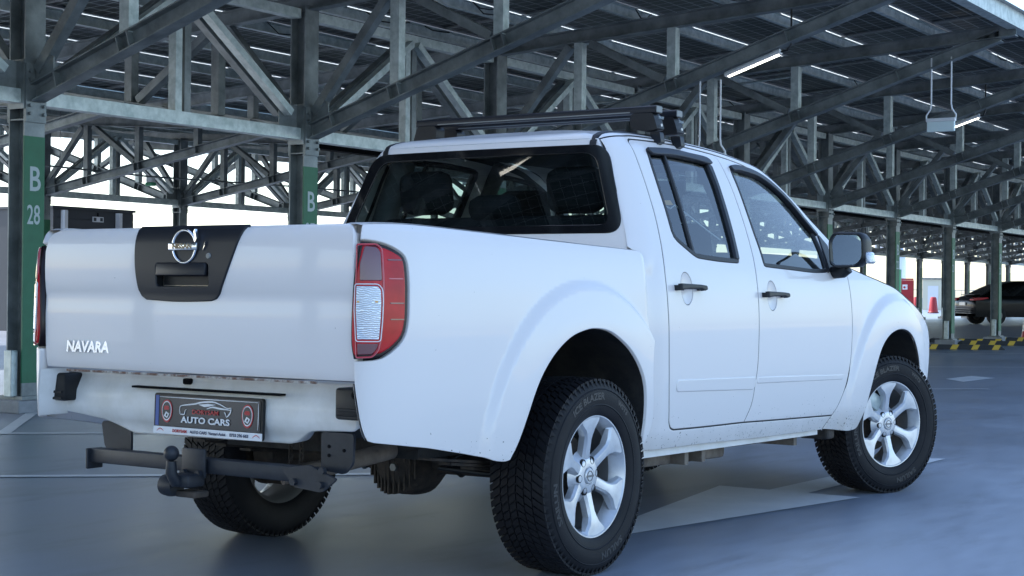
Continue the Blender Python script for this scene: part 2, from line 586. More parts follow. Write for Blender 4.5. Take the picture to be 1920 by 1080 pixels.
# ------------------------------------------------------------------ steel canopy
ONES = 'zero one two three four five six seven eight nine ten eleven twelve thirteen fourteen fifteen sixteen seventeen eighteen nineteen'.split()
def num(n): return ONES[n] if n < 20 else ('twenty', 'thirty')[n//10-2]+(' '+ONES[n % 10] if n % 10 else '')
CW, CDp = .22, .20           # column section
def column(name, loc, letter, number, label, group, dim=False, lift=0.):
    t = empty(name, loc, AN, label, 'column', group)
    MB().box((0, 0, .055), (.50, .46, .11), bev=.012).build('plinth', M['concrete'], t)
    MB().box((0, 0, .125), (.30, .30, .03)).build('base_plate', M['steel'], t)
    H = 4.05+lift
    for s in (-1, 1):
        MB().box((0, s*(CDp/2-.007), .14+(H-.14)/2), (CW, .014, H-.14)).build('flange', M['steel'], t)
    MB().box((0, 0, .14+(H-.14)/2), (.010, CDp-.028, H-.14)).build('web', M['steel'], t)
    for z in (2.50+lift, 2.92+lift):
        for s in (-1, 1): MB().box((s*.0565, 0, z), (.1025, CDp-.030, .012)).build('stiffener', M['steel'], t)
    for s in (-1, 1):
        b = MB()
        b.box((0, s*(CDp/2+.009), 2.73+lift), (CW, .018, .50))
        for x in (-.075, .075):
            for z in (2.55, 2.62, 2.84, 2.91):
                b.lathe([(0, .03), (.016, .03), (.016, 0)], (x, s*(CDp/2+.018), z+lift), (0, s, 0), 6)
        b.build('end_plate', M['steel'], t)
    MB().box((-CW/2-.035, 0, .33), (.07, .10, .40), bev=.01).build('foot_guard', M['galv_lit'], t)
    g = MB()
    g.box((0, -CDp/2-.0015, .25+(2.36-.25)/2), (CW+.003, .003, 2.11))
    g.box((CW/2+.0012, -CDp/2+.007, .25+(2.36-.25)/2), (.002, .013, 2.11))
    g.box((-CW/2-.0012, -CDp/2+.007, .25+(2.36-.25)/2), (.002, .013, 2.11))
    g.build('green_band', M['green'], t)
    st = M['stencil_dim'] if dim else M['stencil']
    hl = .20 if dim else .295
    text('row_letter', letter, hl, frame4((0.005, -CDp/2-.0035, 1.985), (1, 0, 0), (0, 0, 1)), st, t, .0008, sx=.80, bold=.004)
    if number: text('bay_number', number, .235 if not dim else .19, frame4((-.005, -CDp/2-.0035, 1.68), (1, 0, 0), (0, 0, 1)), st, t, .0008, sx=.62, bold=.002)
    return t
for i in range(-6, 17):
    n = 28-i
    near = {0: 'steel column B 28 at the left edge behind the pickup tailgate', 1: 'steel column B 27 rising behind the middle of the tailgate'}
    column('steel_column', cpt(i), 'B', str(n), near.get(i, 'green banded steel column lettered B %s in the near row' % num(n)), 'columns of the near row')
for k in range(-1, 20):
    n = 25-k if k < 20 else 5
    column('steel_column', cpt(PHC+k, ROWC), 'C', str(n), 'dimmer green banded steel column lettered C %s in the far row' % num(n), 'columns of the far row', True, LIFT)

def truss(mir, lift):
    """one transverse frame; mir=1: high eave toward -Y (near row), mir=-1: mirrored (far row)"""
    t = bpy.data.objects.new('roof_truss', None)
    link(t)
    S = -mir                                              # direction of the high eave along local Y
    zr = lambda y: 4.08+.065*y*S+lift                     # rafter centre line, y local
    hi = lambda d: (0, S*d)
    zc_hi = lambda d: 2.69+.3215*d+lift
    zc_lo = lambda d: 2.69+.165*d+lift
    P = lambda d, z, x=0.: (x, S*d, z)
    e = CDp/2+.018
    MB().ibeam(P(e, zc_hi(e)), P(5.22, zc_hi(5.22)), .15, .155).build('bottom_chord', M['steel'], t)
    MB().ibeam(P(-e, zc_lo(e)), P(-5.75, zc_lo(5.75)), .15, .155).build('bottom_chord', M['steel'], t)
    MB().ibeam(P(-6.1, zr(-6.1*S)), P(5.42, zr(5.42*S)), .13, .16).build('rafter', M['steel'], t)
    for d in (1.22, 2.47, -1.22, -2.55, -4.0):
        zc = zc_hi(d) if d > 0 else zc_lo(-d)
        MB().bar(P(d, zc+.079), P(d, zr(d*S)-.081), .11, .11, (1, 0, 0)).build('post', M['galv_lit'] if d > 0 else M['steel'], t)
    for a, za, b_, zb in ((.14, 2.92+lift, 1.08, zr(1.1*S)-.10), (1.36, zr(1.3*S)-.10, 2.36, zc_hi(2.36)+.11), (-.14, 2.90+lift, -1.08, zr(-1.1*S)-.10), (-1.36, zr(-1.3*S)-.10, -2.44, zc_lo(2.44)+.11)):
        MB().bar(P(a, za, .02), P(b_, zb, .02), .09, .105, (1, 0, 0)).build('diagonal', M['steel'], t)
    for d in (1.16, 1.28, 2.41, 2.53, 3.9, .42):
        for s in (-1, 1): MB().box(P(d, zc_hi(d), s*.040), (.068, .010, .130), Matrix.Rotation(math.atan(.3215)*S, 3, 'X')).build('stiffener', M['steel'], t)
    for d in (1.16, 1.28, 2.49, 2.61, 4.0, .42):
        for s in (-1, 1): MB().box(P(-d, zc_lo(d), s*.040), (.068, .010, .130), Matrix.Rotation(-math.atan(.165)*S, 3, 'X')).build('stiffener', M['steel'], t)
    for sgn, zz in ((1, 2.86), (-1, 2.84)):
        MB().prism([(.12, zz-.10), (.34, zz-.02), (.34, zz+.17), (.20, zz+.22), (.12, zz+.12)], lambda d, z, q=sgn: P(q*d, z+lift, -.012), lambda d, z, q=sgn: P(q*d, z+lift, 0)).build('gusset', M['steel'], t)
    return t
def bracing(lift):
    t = bpy.data.objects.new('bracing_truss', None)
    link(t)
    z0, z1 = 2.70+lift, 3.90+lift
    a, b_ = CW/2+.012, SP-CW/2-.012
    MB().bar((a, 0, z0), (b_, 0, z0), .13, .12).build('bottom_chord', M['galv_lit'], t)
    MB().bar((a, 0, z1+.06), (b_, 0, z1+.06), .11, .10).build('top_chord', M['galv_lit'], t)
    m_ = SP/2
    for s in (-1, 1):
        y = s*.075
        MB().bar((m_-.05, y, z1), (a+.20, y, z0+.20), .075, .095, (0, 1, 0)).build('diagonal', M['galv_lit'] if s < 0 else M['steel'], t)  # paired members: sky-lit tone in front, shaded tone behind
        MB().bar((m_+.05, y, z1), (b_-.20, y, z0+.20), .075, .095, (0, 1, 0)).build('diagonal', M['galv_lit'] if s < 0 else M['steel'], t)
    MB().bar((m_-.06, 0, z0+.062), (m_-.06, 0, z1+.008), .085, .095, (0, 1, 0)).build('post', M['galv_lit'], t)
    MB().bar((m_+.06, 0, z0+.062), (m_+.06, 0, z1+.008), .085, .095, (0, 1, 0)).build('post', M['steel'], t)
    for s, x in ((1, a), (-1, b_)):
        b = MB()
        b.prism([(0, -.05), (.28, .02), (.28, .22), (.14, .30), (0, .30)], lambda d, z: (x+s*d, -.006, z0+z), lambda d, z: (x+s*d, .006, z0+z))
        b.build('gusset', M['steel'], t)
        MB().box((x-s*.004, 0, z0+.10), (.010, .20, .42)).build('end_plate', M['steel'], t)
    return t
tb, tcc = truss(1, 0.), truss(-1, LIFT)
for first, rng, off, mk_, lab, grp in ((tb, range(-6, 17), 0., lambda i: num(28-i), 'sloped steel roof truss carried by near row column B %s', 'trusses of the near row'),
                                       (tcc, range(-1, 20), ROWC, lambda k: num(25-k), 'sloped steel roof truss carried by far row column C %s', 'trusses of the far row')):
    for j, i in enumerate(rng):
        o = first if j == 0 else copy_tree(first)
        o.location = cpt(i+(PHC if off else 0), off, .0)
        o.rotation_euler = (0, 0, AN)
        tag(o, lab % mk_(i), 'roof truss', grp)
ba, bc = bracing(0.), bracing(LIFT)
for first, rng, off, mk_, lab, grp in ((ba, range(-6, 16), 0., lambda i: (num(28-i), num(27-i)), 'pale lattice bracing truss between columns B %s and B %s', 'bracing trusses of the near row'),
                                       (bc, range(-1, 19), ROWC, lambda k: (num(25-k), num(24-k)), 'lattice bracing truss between columns C %s and C %s', 'bracing trusses of the far row')):
    for j, i in enumerate(rng):
        o = first if j == 0 else copy_tree(first)
        o.location = cpt(i+(PHC if off else 0), off, .0)
        o.rotation_euler = (0, 0, AN)
        tag(o, lab % mk_(i), 'bracing truss', grp)

# solar roofs: purlins, panels (each one a part on the near roof), added gap strips
def cbeam(b, x0_, x1_, y, z, S, w_=.065, h_=.12, t=.006):
    b.extr([(0, -h_/2), (w_*S, -h_/2), (w_*S, -h_/2+t), (t*S, -h_/2+t), (t*S, h_/2-t), (w_*S, h_/2-t), (w_*S, h_/2), (0, h_/2)], (x0_, y, z), (x1_, y, z))
def solar_roof(base, S, lift, xa, xb, parts, label, nrow=10):
    t = empty('solar_roof', base, AN, label, 'solar roof')
    tilt = .065*S
    zr = lambda y: 4.08+tilt*y+lift
    PW, PL = (1.17, 2.12) if S < 0 else (1.20, 2.12)
    y0 = -5.50 if S < 0 else -6.70
    me = None
    stuff = MB()
    joints, rails = MB(), MB()
    for r in range(nrow+1):
        y = y0+PW*r
        b = MB()
        eave = (r == 0 and S < 0) or (r == nrow and S > 0)
        if eave:
            b.bar((xa, y+(.11 if S < 0 else -.11), zr(y)+.105), (xb, y+(.11 if S < 0 else -.11), zr(y)+.105), .16, .20)
            b.build('eave_beam', M['galv_lit'], t)
        else:
            cbeam(b, xa, xb, y+.035, zr(y)+.080+.061, 1)
            b.build('purlin', M['galv_lit'], t)
        if r == nrow: break
        n = int((xb-xa)/PL)
        for c in range(n):
            x = xa+PL*(c+.5)
            yc = y+.028+(PW-.056)/2
            z = zr(yc)+.080+.122+.025
            if parts and x < 38.5:
                if me is None:
                    p = MB()
                    hx, hy, f = PL/2-.002, (PW-.056)/2, .030
                    out = [(-hx, -hy), (hx, -hy), (hx, hy), (-hx, hy)]
                    inn = [(-hx+f, -hy+f), (hx-f, -hy+f), (hx-f, hy-f), (-hx+f, hy-f)]
                    vs = [(a, q, -.018) for a, q in out]+[(a, q, -.018) for a, q in inn]+[(a, q, .018) for a, q in out]+[(a, q, .004) for a, q in inn]
                    p.add(vs, [(i, 4+i, 4+(i+1) % 4, (i+1) % 4) for i in range(4)]+[(i, (i+1) % 4, 8+(i+1) % 4, 8+i) for i in range(4)]+[(4+i, 12+i, 12+(i+1) % 4, 4+(i+1) % 4) for i in range(4)], 0)
                    p.add([(a, q, .004) for a, q in inn], [(3, 2, 1, 0)], 1)
                    p.add([(a, q, .018) for a, q in out], [(0, 1, 2, 3)], 1)
                    me = p.mesh('solar_panel', [M['pvframe'], M['pv']])
                o = link(bpy.data.objects.new('solar_panel', me), t)
                o.location = (x, yc, z)
                o.rotation_euler = (math.atan(tilt), 0, 0)
            else:
                R = Matrix.Rotation(math.atan(tilt), 3, 'X')
                hx, hy, f = PL/2-.002, (PW-.056)/2, .03
                c0 = Vector((x, yc, z))
                for (ax, ay, bx, by) in ((-hx, -hy, hx, -hy+f), (-hx, hy-f, hx, hy), (-hx, -hy+f, -hx+f, hy-f), (hx-f, -hy+f, hx, hy-f)):
                    stuff.box(c0+R @ Vector(((ax+bx)/2, (ay+by)/2, 0)), (bx-ax, by-ay, .036), R, 0)
                stuff.box(c0+R @ Vector((0, 0, .006)), (2*hx-2*f, 2*hy-2*f, .006), R, 1)
            xl, xr = x-PL/2, x+PL/2
            zj = zr(y)+.2045
            def seg(mb, p, q):
                if q-p > .01: mb.add([(p, y-.048, zj-.001), (q, y-.048, zj-.001), (q, y+.033, zj+.001), (p, y+.033, zj+.001)], [(0, 1, 2, 3)])
            if random.random() < .74:                     # added translucent length of the gap, filler blocks sun in the rest
                ln = random.choice((.7, 1.1, 1.6, 2.0))
                xo = x+random.uniform(-.5, .5)*(PL-ln)
                seg(joints, xo-ln/2, xo+ln/2)
                seg(rails, xl, xo-ln/2)
                seg(rails, xo+ln/2, xr)
            else: seg(rails, xl, xr)
    joints.build('gap_strip', M['strip'], t)['kind'] = 'stuff'
    rails.build('gap_filler', M['pvframe'], t)['kind'] = 'stuff'  # opaque filler added to stop sun leaking between the panels
    # panel leads: short drooping cables and clipped conduits below the sheets
    wires = MB()
    for k in range(70 if parts else 110):
        r_, x = random.randrange(1, nrow), random.uniform(xa+1, xb-1)
        y = y0+PW*r_-.05
        zz = zr(y)+.185
        ln, dr = random.uniform(.25, .9), random.uniform(.03, .12)
        wires.tube([(x, y, zz), (x+ln*.25, y-.02, zz-dr), (x+ln*.6, y-.03, zz-dr*.8), (x+ln, y, zz)], .008, 5)
    wires.build('panel_lead', M['cable'], t, 1.)['kind'] = 'stuff'
    for k in range(9 if parts else 12):
        x = xa+2.5+k*(xb-xa-5)/(9 if parts else 12)+random.uniform(-.8, .8)
        r_ = random.randrange(0, nrow-4)
        ya, yb = y0+PW*r_+.1, y0+PW*(r_+random.choice((2, 3)))
        MB().tube([(x, ya, zr(ya)+.05), (x, yb, zr(yb)+.05)], .016, 8).build('conduit', M['galv_lit'], t, .8)
    if stuff.v: stuff.build('solar_panel', [M['pvframe'], M['pv']], t)['kind'] = 'stuff'
    return t
solar_roof(P0, -1, 0., -23.0, 82.0, True, 'near solar panel roof over the B columns with a pale eave beam')
solar_roof(cpt(0, ROWC), 1, LIFT, 4.0, 80.0, False, 'far solar panel roof over the C columns beyond the valley gutter', 10)
t = empty('valley_gutter', cpt(0, 6.25), AN, 'long black valley gutter between the near and far solar roofs', 'gutter')
b = MB()
b.extr([(-.13, .07), (-.10, -.07), (.10, -.07), (.13, .07), (.12, .07), (.09, -.06), (-.09, -.06), (-.12, .07)], (11.4, 0, 3.50), (84, 0, 3.50))
b.build('trough', M['dark'], t)

# ------------------------------------------------------------------ things hung under the canopy
def batten(p, i, la, lb, label, cab):
    """LED batten hung below the bottom chord of truss i"""
    t = empty('light_batten', cpt(i), AN, label, 'light', 'LED battens under the trusses')
    a, e = Vector((0, la[0], la[1])), Vector((0, lb[0], lb[1]))
    d = (e-a).normalized()
    nrm = Vector((1, 0, 0)).cross(d)
    if nrm.z < 0: nrm = -nrm
    MB().extr([(-.045, .03), (-.045, .0), (.045, .0), (.045, .03), (.02, .055), (-.02, .055)], a, e, nrm).build('housing', M['white_metal'], t, .6)
    MB().extr([(-.022, -.001), (-.017, -.012), (.017, -.012), (.022, -.001)], a+d*.03, e-d*.03, nrm).build('tube', M['led'], t)
    b = MB()
    for f in (.12, .88):
        q = a.lerp(e, f)
        b.bar(q+nrm*.05, q+nrm*.10, .03, .012)
    b.build('clip', M['bolt'], t)
    pts = [Vector((0.02, c[0], c[1])) for c in cab]
    MB().tube([e+nrm*.02]+pts, .011, 8).build('power_cable', M['cable'], t, .8)
batten(None, 2, (-3.15, 3.545), (-3.82, 3.765), 'long lit LED batten above the cab roof with looped black cable', [(-3.88, 3.80), (-3.93, 3.86), (-3.93, 4.0), (-3.93, 4.30)])
batten(None, -2, (-4.02, 4.20), (-4.60, 4.29), 'LED batten mirrored in the rear window of the pickup', [(-4.64, 4.31), (-4.66, 4.34)])
batten(None, 4, (-3.40, 3.60), (-3.90, 3.765), 'lit LED batten beside the hanging sign box at right', [(-3.94, 3.79), (-3.97, 3.86), (-3.97, 4.28)])
def sign_box(i, y, z, top, label, w_=.36, h_=.19):
    t = empty('hanging_sign', cpt(i, y), AN, label, 'hanging sign', 'sign boxes on rods')
    MB().box((0, 0, z), (.05, w_, h_-.05), bev=.008).build('acrylic_panel', M['acryl'], t)
    MB().box((0, 0, z+h_/2-.012), (.075, w_+.02, .045), bev=.006).build('top_rail', M['white_metal'], t)
    for s in (-1, 1):
        ys = s*.13
        MB().tube([(0, ys+s*.06, z+h_/2), (0, ys+s*.065, z+h_/2+.05), (0, ys+s*.01, z+h_/2+.13), (0, ys, z+h_/2+.2), (0, ys, top)], .011, 8).build('hanger_rod', M['white_metal'], t, .8)
sign_box(3, -4.47, 3.26, 4.15, 'frosted sign box hanging on two bent rods at upper right')
sign_box(2, -2.95, 2.55, 3.52, 'sign box on two long white rods mostly hidden behind the cab roof')
t = empty('cable_run', cpt(0, 11.5), AN, 'thin suspended conduit with a small green emergency light behind column B 28', 'cable')
MB().tube([(9.4, 0, 3.26), (12.8, 0, 3.22), (17.2, 0, 3.29), (24, 0, 3.32)], .018, 8).build('conduit', M['steel'], t, .8)
MB().box((12.85, 0, 3.16), (.10, .16, .10), bev=.012).build('lamp_body', M['white_metal'], t)
MB().box((12.85, 0, 3.075), (.12, .20, .07), bev=.02).build('lamp_cover', M['exit_green'], t)
for x in (10.6, 15.2, 19.7):
    MB().tube([(x, 0, 3.26), (x, 0, 4.25)], .006, 6).build('hanger', M['bolt'], t)

# ------------------------------------------------------------------ things beyond the canopy
t = empty('stair_house', (21.75, 26.6, 0), AN, 'dark clad stair house with a small exit sign beyond the far row', 'building')
b = MB()
b.box((0, 1.5, 1.51), (2.6, 3.0, 3.02))
b.build('wall', M['wall_dark'], t)
for k in range(14):
    MB().box((0, -.008, .25+.2*k), (2.6, .016, .186)).build('panel', M['wall_dark'], t)
for x in (-1.02, .74): MB().box((x, -.09, 1.47), (.10, .14, 2.94)).build('post', M['white_metal'], t)
MB().box((0, 1.5, 3.01), (2.7, 3.1, .06)).build('roof', M['wall_dark'], t)
sg = MB().box((.10, -.035, 2.76), (.34, .03, .13)).build('exit_sign', M['white_metal'], t)
for x in (-.11, .10): MB().box((.10+x, -.052, 2.76), (.085, .004, .085)).build('pictogram', M['wall_dark'], sg)
MB().tube([(.10, -.03, 2.83), (.10, -.03, 2.92)], .02, 8).build('sign_bracket', M['dark'], t)

t = empty('hydrant_cabinet', (89.5, 30.85, 0), .35, 'tall red hydrant cabinet with a white hose symbol beside column B 22', 'cabinet')
MB().box((0, 0, 1.02), (.55, .95, 2.04), bev=.02).build('cabinet', M['red_metal'], t)
MB().box((-.29, 0, 1.52), (.02, .86, .92), bev=.006).build('door', M['red_metal'], t)
MB().box((-.29, 0, .55), (.02, .86, .88), bev=.006).build('door', M['red_metal'], t)
sg = MB().box((-.303, .05, 1.62), (.006, .30, .30)).build('hose_symbol', M['white_print'], t)
MB().lathe([(0, .004), (.07, .004), (.07, 0)], (-.306, .08, 1.60), (-1, 0, 0), 16).build('reel', M['red_print'], sg)
MB().bar((-.308, -.02, 1.55), (-.308, -.10, 1.68), .004, .03, (1, 0, 0)).build('nozzle', M['red_print'], sg)
MB().box((0, 0, 2.10), (.35, .9, .09)).build('top_sign', M['red_metal'], t)
def bollard(x, y, label):
    t = empty('red_barrier_drum', (x, y, 0), 0, label, 'barrier', 'red plastic barrier drums')
    MB().lathe([(0, 0), (.34, 0), (.33, .06), (.30, .10), (.205, .90), (.18, .99), (.12, 1.03), (0, 1.03)], (0, 0, 0), (0, 0, 1), 14).build('shell', M['red_metal'], t, .5)
    MB().lathe([(.36, 0), (.36, .05), (.30, .055)], (0, 0, 0), (0, 0, 1), 14).build('foot', M['black_rubber'], t)
bollard(94.6, 32.0, 'red tapered barrier drum in front of the hydrant cabinet')
bollard(94.6, 30.9, 'red tapered barrier drum standing right of the hydrant cabinet')
t = empty('sign_post', (81.5, 28.4, 0), 0, 'small green post lettered D behind column B 22', 'post')
MB().box((0, 0, 1.28), (.2, .40, 2.56)).build('post', M['exit_green'], t)
text('row_letter', 'D', .45, frame4((-.103, 0, 2.25), (0, -1, 0), (0, 0, 1)), M['white_print'], t, .001)
t = empty('ventilation_duct', (105, 37, 0), 0, 'bright curved ventilation duct behind the red cabinet', 'duct')
MB().tube([(0, 0, 0), (0, 0, 3.6), (.1, .15, 4.2), (.2, .9, 4.7), (.2, 1.8, 4.75)], .42, 18).build('pipe', M['duct'], t, .9)
t = empty('plant_booth', (118, 38.8, 0), .3, 'small cream booth with a flat roof beside the railing', 'booth')
MB().box((1, 0, 1.2), (2.4, 2.2, 2.4)).build('wall', M['cream'], t)
MB().box((1, 0, 2.46), (2.7, 2.5, .12)).build('roof', M['steel'], t)
MB().box((-.21, .3, .95), (.03, .8, 1.9)).build('door', M['white_metal'], t)
# parapet and railing at the far edge of the deck
t = empty('deck_railing', (140, 20, 0), math.radians(112), 'grey railing above a perforated panel at the far edge of the deck', 'railing')
MB().box((0, 0, 1.62), (70, .06, .06)).build('top_rail', M['rail_grey'], t)
b = MB()
for k in range(-70, 71): b.box((k*.5, 0, 1.2), (.05, .05, .84))
b.build('baluster', M['rail_grey'], t)['kind'] = 'stuff'
MB().box((0, .05, .62), (70, .05, .62)).build('mesh_panel', M['rail_grey'], t)
b = MB()
for k in range(-70, 71):
    b.box((k*.5, .02, .80), (.16, .012, .10))
b.build('opening', M['wall_dark'], t)['kind'] = 'stuff'
MB().box((0, .15, .16), (70, .3, .32)).build('kerb', M['concrete'], t)
t = empty('parapet_wall', (20, -34, 0), 0, 'low tan parapet wall behind the photographer', 'wall')
MB().box((0, 0, .55), (220, .3, 1.1)).build('wall', M['tan'], t)
MB().box((0, 0, 1.13), (220, .4, .06)).build('coping', M['concrete'], t)

# wheel stops with yellow stripes
def wheel_stop(x, y, rz, label):
    t = empty('wheel_stop', (x, y, 0), rz, label, 'wheel stop', 'black and yellow wheel stops')
    h, w_ = .10, .15
    sec = [(-w_/2, 0), (w_/2, 0), (w_/2*.62, h), (-w_/2*.62, h)]
    b = MB()
    Ln = 1.75
    pr = [(-Ln/2, .25), (-Ln/2+.10, 1), (Ln/2-.10, 1), (Ln/2, .25)]
    rows = [[(xx, a*(.75+.25*k), q*k) for a, q in sec] for xx, k in pr]
    b.grid(rows, close=True)
    b.add(rows[0], [(0, 1, 2, 3)])
    b.add(rows[-1], [(3, 2, 1, 0)])
    b.build('rubber_block', M['black_rubber'], t)
    for k in range(4):
        xx = -.62+.41*k
        q = MB()
        for (a0, z0), (a1, z1) in (((-w_/2, 0.004), (-w_/2*.62, h)), ((-w_/2*.62, h), (w_/2*.62, h)), ((w_/2*.62, h), (w_/2, .004))):
            o1 = .003
            n = Vector((0, z1-z0, -(a1-a0))).normalized()*(-o1)
            pts = [Vector((xx+(.06 if z0 > .05 else 0), a0, z0)), Vector((xx+.13+(.06 if z0 > .05 else 0), a0, z0)), Vector((xx+.13+(.06 if z1 > .05 else 0), a1, z1)), Vector((xx+(.06 if z1 > .05 else 0), a1, z1))]
            q.add([p_-n*-1 if False else p_+Vector((0, n.y, n.z)) for p_ in pts], [(0, 1, 2, 3)])
        q.build('yellow_stripe', M['yellow'], t)
sgn = {0: 'nearest striped wheel stop in front of column B 21', 1: 'striped wheel stop between columns B 21 and B 20', 2: 'striped wheel stop just beyond column B 20'}
wheel_stop(26.6, 6.55, math.radians(-62), sgn[0])
wheel_stop(30.0, 6.85, math.radians(-62), sgn[1])
wheel_stop(33.6, 7.3, math.radians(-62), sgn[2])
wheel_stop(31.2, 7.95, math.radians(-62), 'striped wheel stop behind column B 21 at its right')
t = empty('traffic_cone', (35.05, 7.70, 0), 0, 'slim red and white cone at the right edge of the picture', 'cone')
MB().lathe([(0, .7), (.02, .7), (.028, .62)], (0, 0, 0), (0, 0, 1), 14).build('tip', M['red_metal'], t, .8)
MB().lathe([(.028, .62), (.085, .22)], (0, 0, 0), (0, 0, 1), 14).build('sleeve', M['white_print'], t, .8)
MB().lathe([(.085, .22), (.12, .03), (.17, .03), (.17, 0)], (0, 0, 0), (0, 0, 1), 14).build('base', M['red_metal'], t, .8)

# ------------------------------------------------------------------ the pickup: body surfaces
import numpy as np
def sst(a, b, x):
    t = max(0, min(1, (x-a)/(b-a)))
    return t*t*(3-2*t)
def interp(xs, ys, x):
    n = len(xs)
    if x <= xs[0]: return ys[0]+(ys[1]-ys[0])/(xs[1]-xs[0])*(x-xs[0])
    if x >= xs[-1]: return ys[-1]+(ys[-1]-ys[-2])/(xs[-1]-xs[-2])*(x-xs[-1])
    i = 0
    while x > xs[i+1]: i += 1
    sl = lambda k: (ys[k+1]-ys[k])/(xs[k+1]-xs[k])
    def m(k):
        if k == 0: return sl(0)
        if k == n-1: return sl(n-2)
        a, b = sl(k-1), sl(k)
        return 0 if a*b <= 0 else 2*a*b/(a+b)
    h = xs[i+1]-xs[i]
    t = (x-xs[i])/h
    return ((2*t-3)*t*t+1)*ys[i]+((t-2)*t+1)*t*h*m(i)+(3-2*t)*t*t*ys[i+1]+(t-1)*t*t*h*m(i+1)
ZB = [.40, .50, .62, .75, .90, 1.05, 1.15, 1.21, 1.30, 1.45, 1.60, 1.68, 1.72]
YB = [.820, .842, .856, .864, .867, .860, .847, .832, .800, .741, .678, .636, .600]
def Scab(x, z):
    y = interp(ZB, YB, z)
    if z > 1.15: y -= .055*max(0, x-1.5)**2*min(1, (z-1.15)/.3)
    if x < .62: y -= .024*(1-sst(.49, .62, x))*(1-sst(1.16, 1.30, z))
    if x > 2.3: y -= .008*(x-2.3)**2
    if x > 3.25: y -= .11*(x-3.25)**2
    r = math.hypot(x-3.2, z-.40)
    if z < 1.2: y += .026*(1-sst(.632, .682, r))+.014*(1-sst(.50, .74, r))
    return y
ZD = [.40, .50, .62, .75, .90, 1.05, 1.15, 1.22, 1.26, 1.285]
YD = [.828, .846, .858, .864, .866, .861, .852, .840, .824, .800]
def Sbed(x, z):
    y = interp(ZD, YD, z)
    if x < -.5: y -= .03*(x+.5)**2
    r = math.hypot(x+.02, z-.42)
    if x > .43: y -= .026*min(1.5, (x-.43)/.07)**2*sst(.85, 1.0, z)
    return y+.030*(1-sst(.655, .697, r))+.014*(1-sst(.50, .72, r))
UB = -.98
OFFY = .030
def Fbed(u, z, s=-1):
    if s > 0:
        q = Fbed(u, z, -1)
        return Vector((q.x, OFFY-q.y, q.z))
    if u >= UB: return Vector((u, s*Sbed(u, z), z))
    th = (UB-u)/.2
    return Vector((UB-.26*math.sin(th), s*(Sbed(UB, z)-.125*(1-math.cos(th))), z))
def x0(z): return interp([.4, 1.1, 1.2, 1.3, 1.65, 1.75], [.47, .50, .58, .612, .704, .730], z)
def Fcab(u, z, s=-1):
    if s > 0:
        q = Fcab(u, z, -1)
        return Vector((q.x, OFFY-q.y, q.z))
    x = x0(z)
    if u >= x: return Vector((u, s*Scab(u, z), z))
    th = (x-u)/.13
    return Vector((x-.15*math.sin(th), s*(Scab(x, z)-.055*(1-math.cos(th))), z))
TGZ = [.765, .80, .88, .97, 1.03, 1.08, 1.14, 1.22, 1.262, 1.283]
TGX = [-1.232, -1.240, -1.245, -1.247, -1.244, -1.250, -1.253, -1.250, -1.240, -1.218]
def Ftg(y, z, s=-1): return Vector((interp(TGZ, TGX, z)+.016*(y/.73)**2, y, z))
def xback(z): return .466+.262*(z-1.31)
def Fback(y, z, s=-1):
    e = .66
    return Vector((xback(z)-.030*(1-(y/e)**2), y, z))

def curve(pts, step=.014):
    """Catmull-Rom through the points, resampled"""
    P = [Vector((*q, 0)) for q in pts]
    if len(P) == 2:
        n = max(1, int((P[1]-P[0]).length/step))
        return [tuple((P[0].lerp(P[1], i/n))[:2]) for i in range(n+1)]
    out = []
    for i in range(len(P)-1):
        a = P[i-1] if i else P[0]*2-P[1]
        d = P[i+2] if i+2 < len(P) else P[-1]*2-P[-2]
        b, c = P[i], P[i+1]
        n = max(1, int((c-b).length/step))
        for k in range(n):
            t = k/n
            q = .5*((2*b)+(c-a)*t+(2*a-5*b+4*c-d)*t*t+(3*b-a-3*c+d)*t**3)
            out.append((q.x, q.y))
    out.append((P[-1].x, P[-1].y))
    return out
def outline(*segs, step=.014):
    out = []
    for sg in segs:
        for q in curve(sg, step):
            if not out or math.hypot(q[0]-out[-1][0], q[1]-out[-1][1]) > .0015: out.append(q)
    if math.hypot(out[0][0]-out[-1][0], out[0][1]-out[-1][1]) < .0015: out.pop()
    return out
def area(P): return .5*sum(P[i-1][0]*P[i][1]-P[i][0]*P[i-1][1] for i in range(len(P)))
def inset(P, d):
    """move a closed polygon inwards by d (negative grows it)"""
    if area(P) < 0: P = P[::-1]
    n = len(P)
    out = []
    for i in range(n):
        a, b, c = Vector((*P[i-1], 0)), Vector((*P[i], 0)), Vector((*P[(i+1) % n], 0))
        e1, e2 = (b-a).normalized(), (c-b).normalized()
        n1, n2 = Vector((-e1.y, e1.x, 0)), Vector((-e2.y, e2.x, 0))
        m_ = n1+n2
        k = max(m_.length_squared/2, .35)
        q = b+m_*(d/k)
        out.append((q.x, q.y))
    return out
def rrect(u0, z0, u1, z1, r, n=5):
    out = []
    for cx, cz, a0 in ((u1-r, z1-r, 0), (u0+r, z1-r, 90), (u0+r, z0+r, 180), (u1-r, z0+r, 270)):
        for k in range(n+1):
            a = math.radians(a0+90*k/n)
            out.append((cx+r*math.cos(a), cz+r*math.sin(a)))
    return out
def fillet(P, r, n=4):
    out = []
    m_ = len(P)
    for i in range(m_):
        a, b, c = Vector((*P[i-1], 0)), Vector((*P[i], 0)), Vector((*P[(i+1) % m_], 0))
        ra = min(r, (a-b).length*.45, (c-b).length*.45)
        p, q = b+(a-b).normalized()*ra, b+(c-b).normalized()*ra
        for k in range(n+1):
            t = k/n
            v = p*(1-t)**2+b*2*t*(1-t)+q*t*t
            out.append((v.x, v.y))
    return out
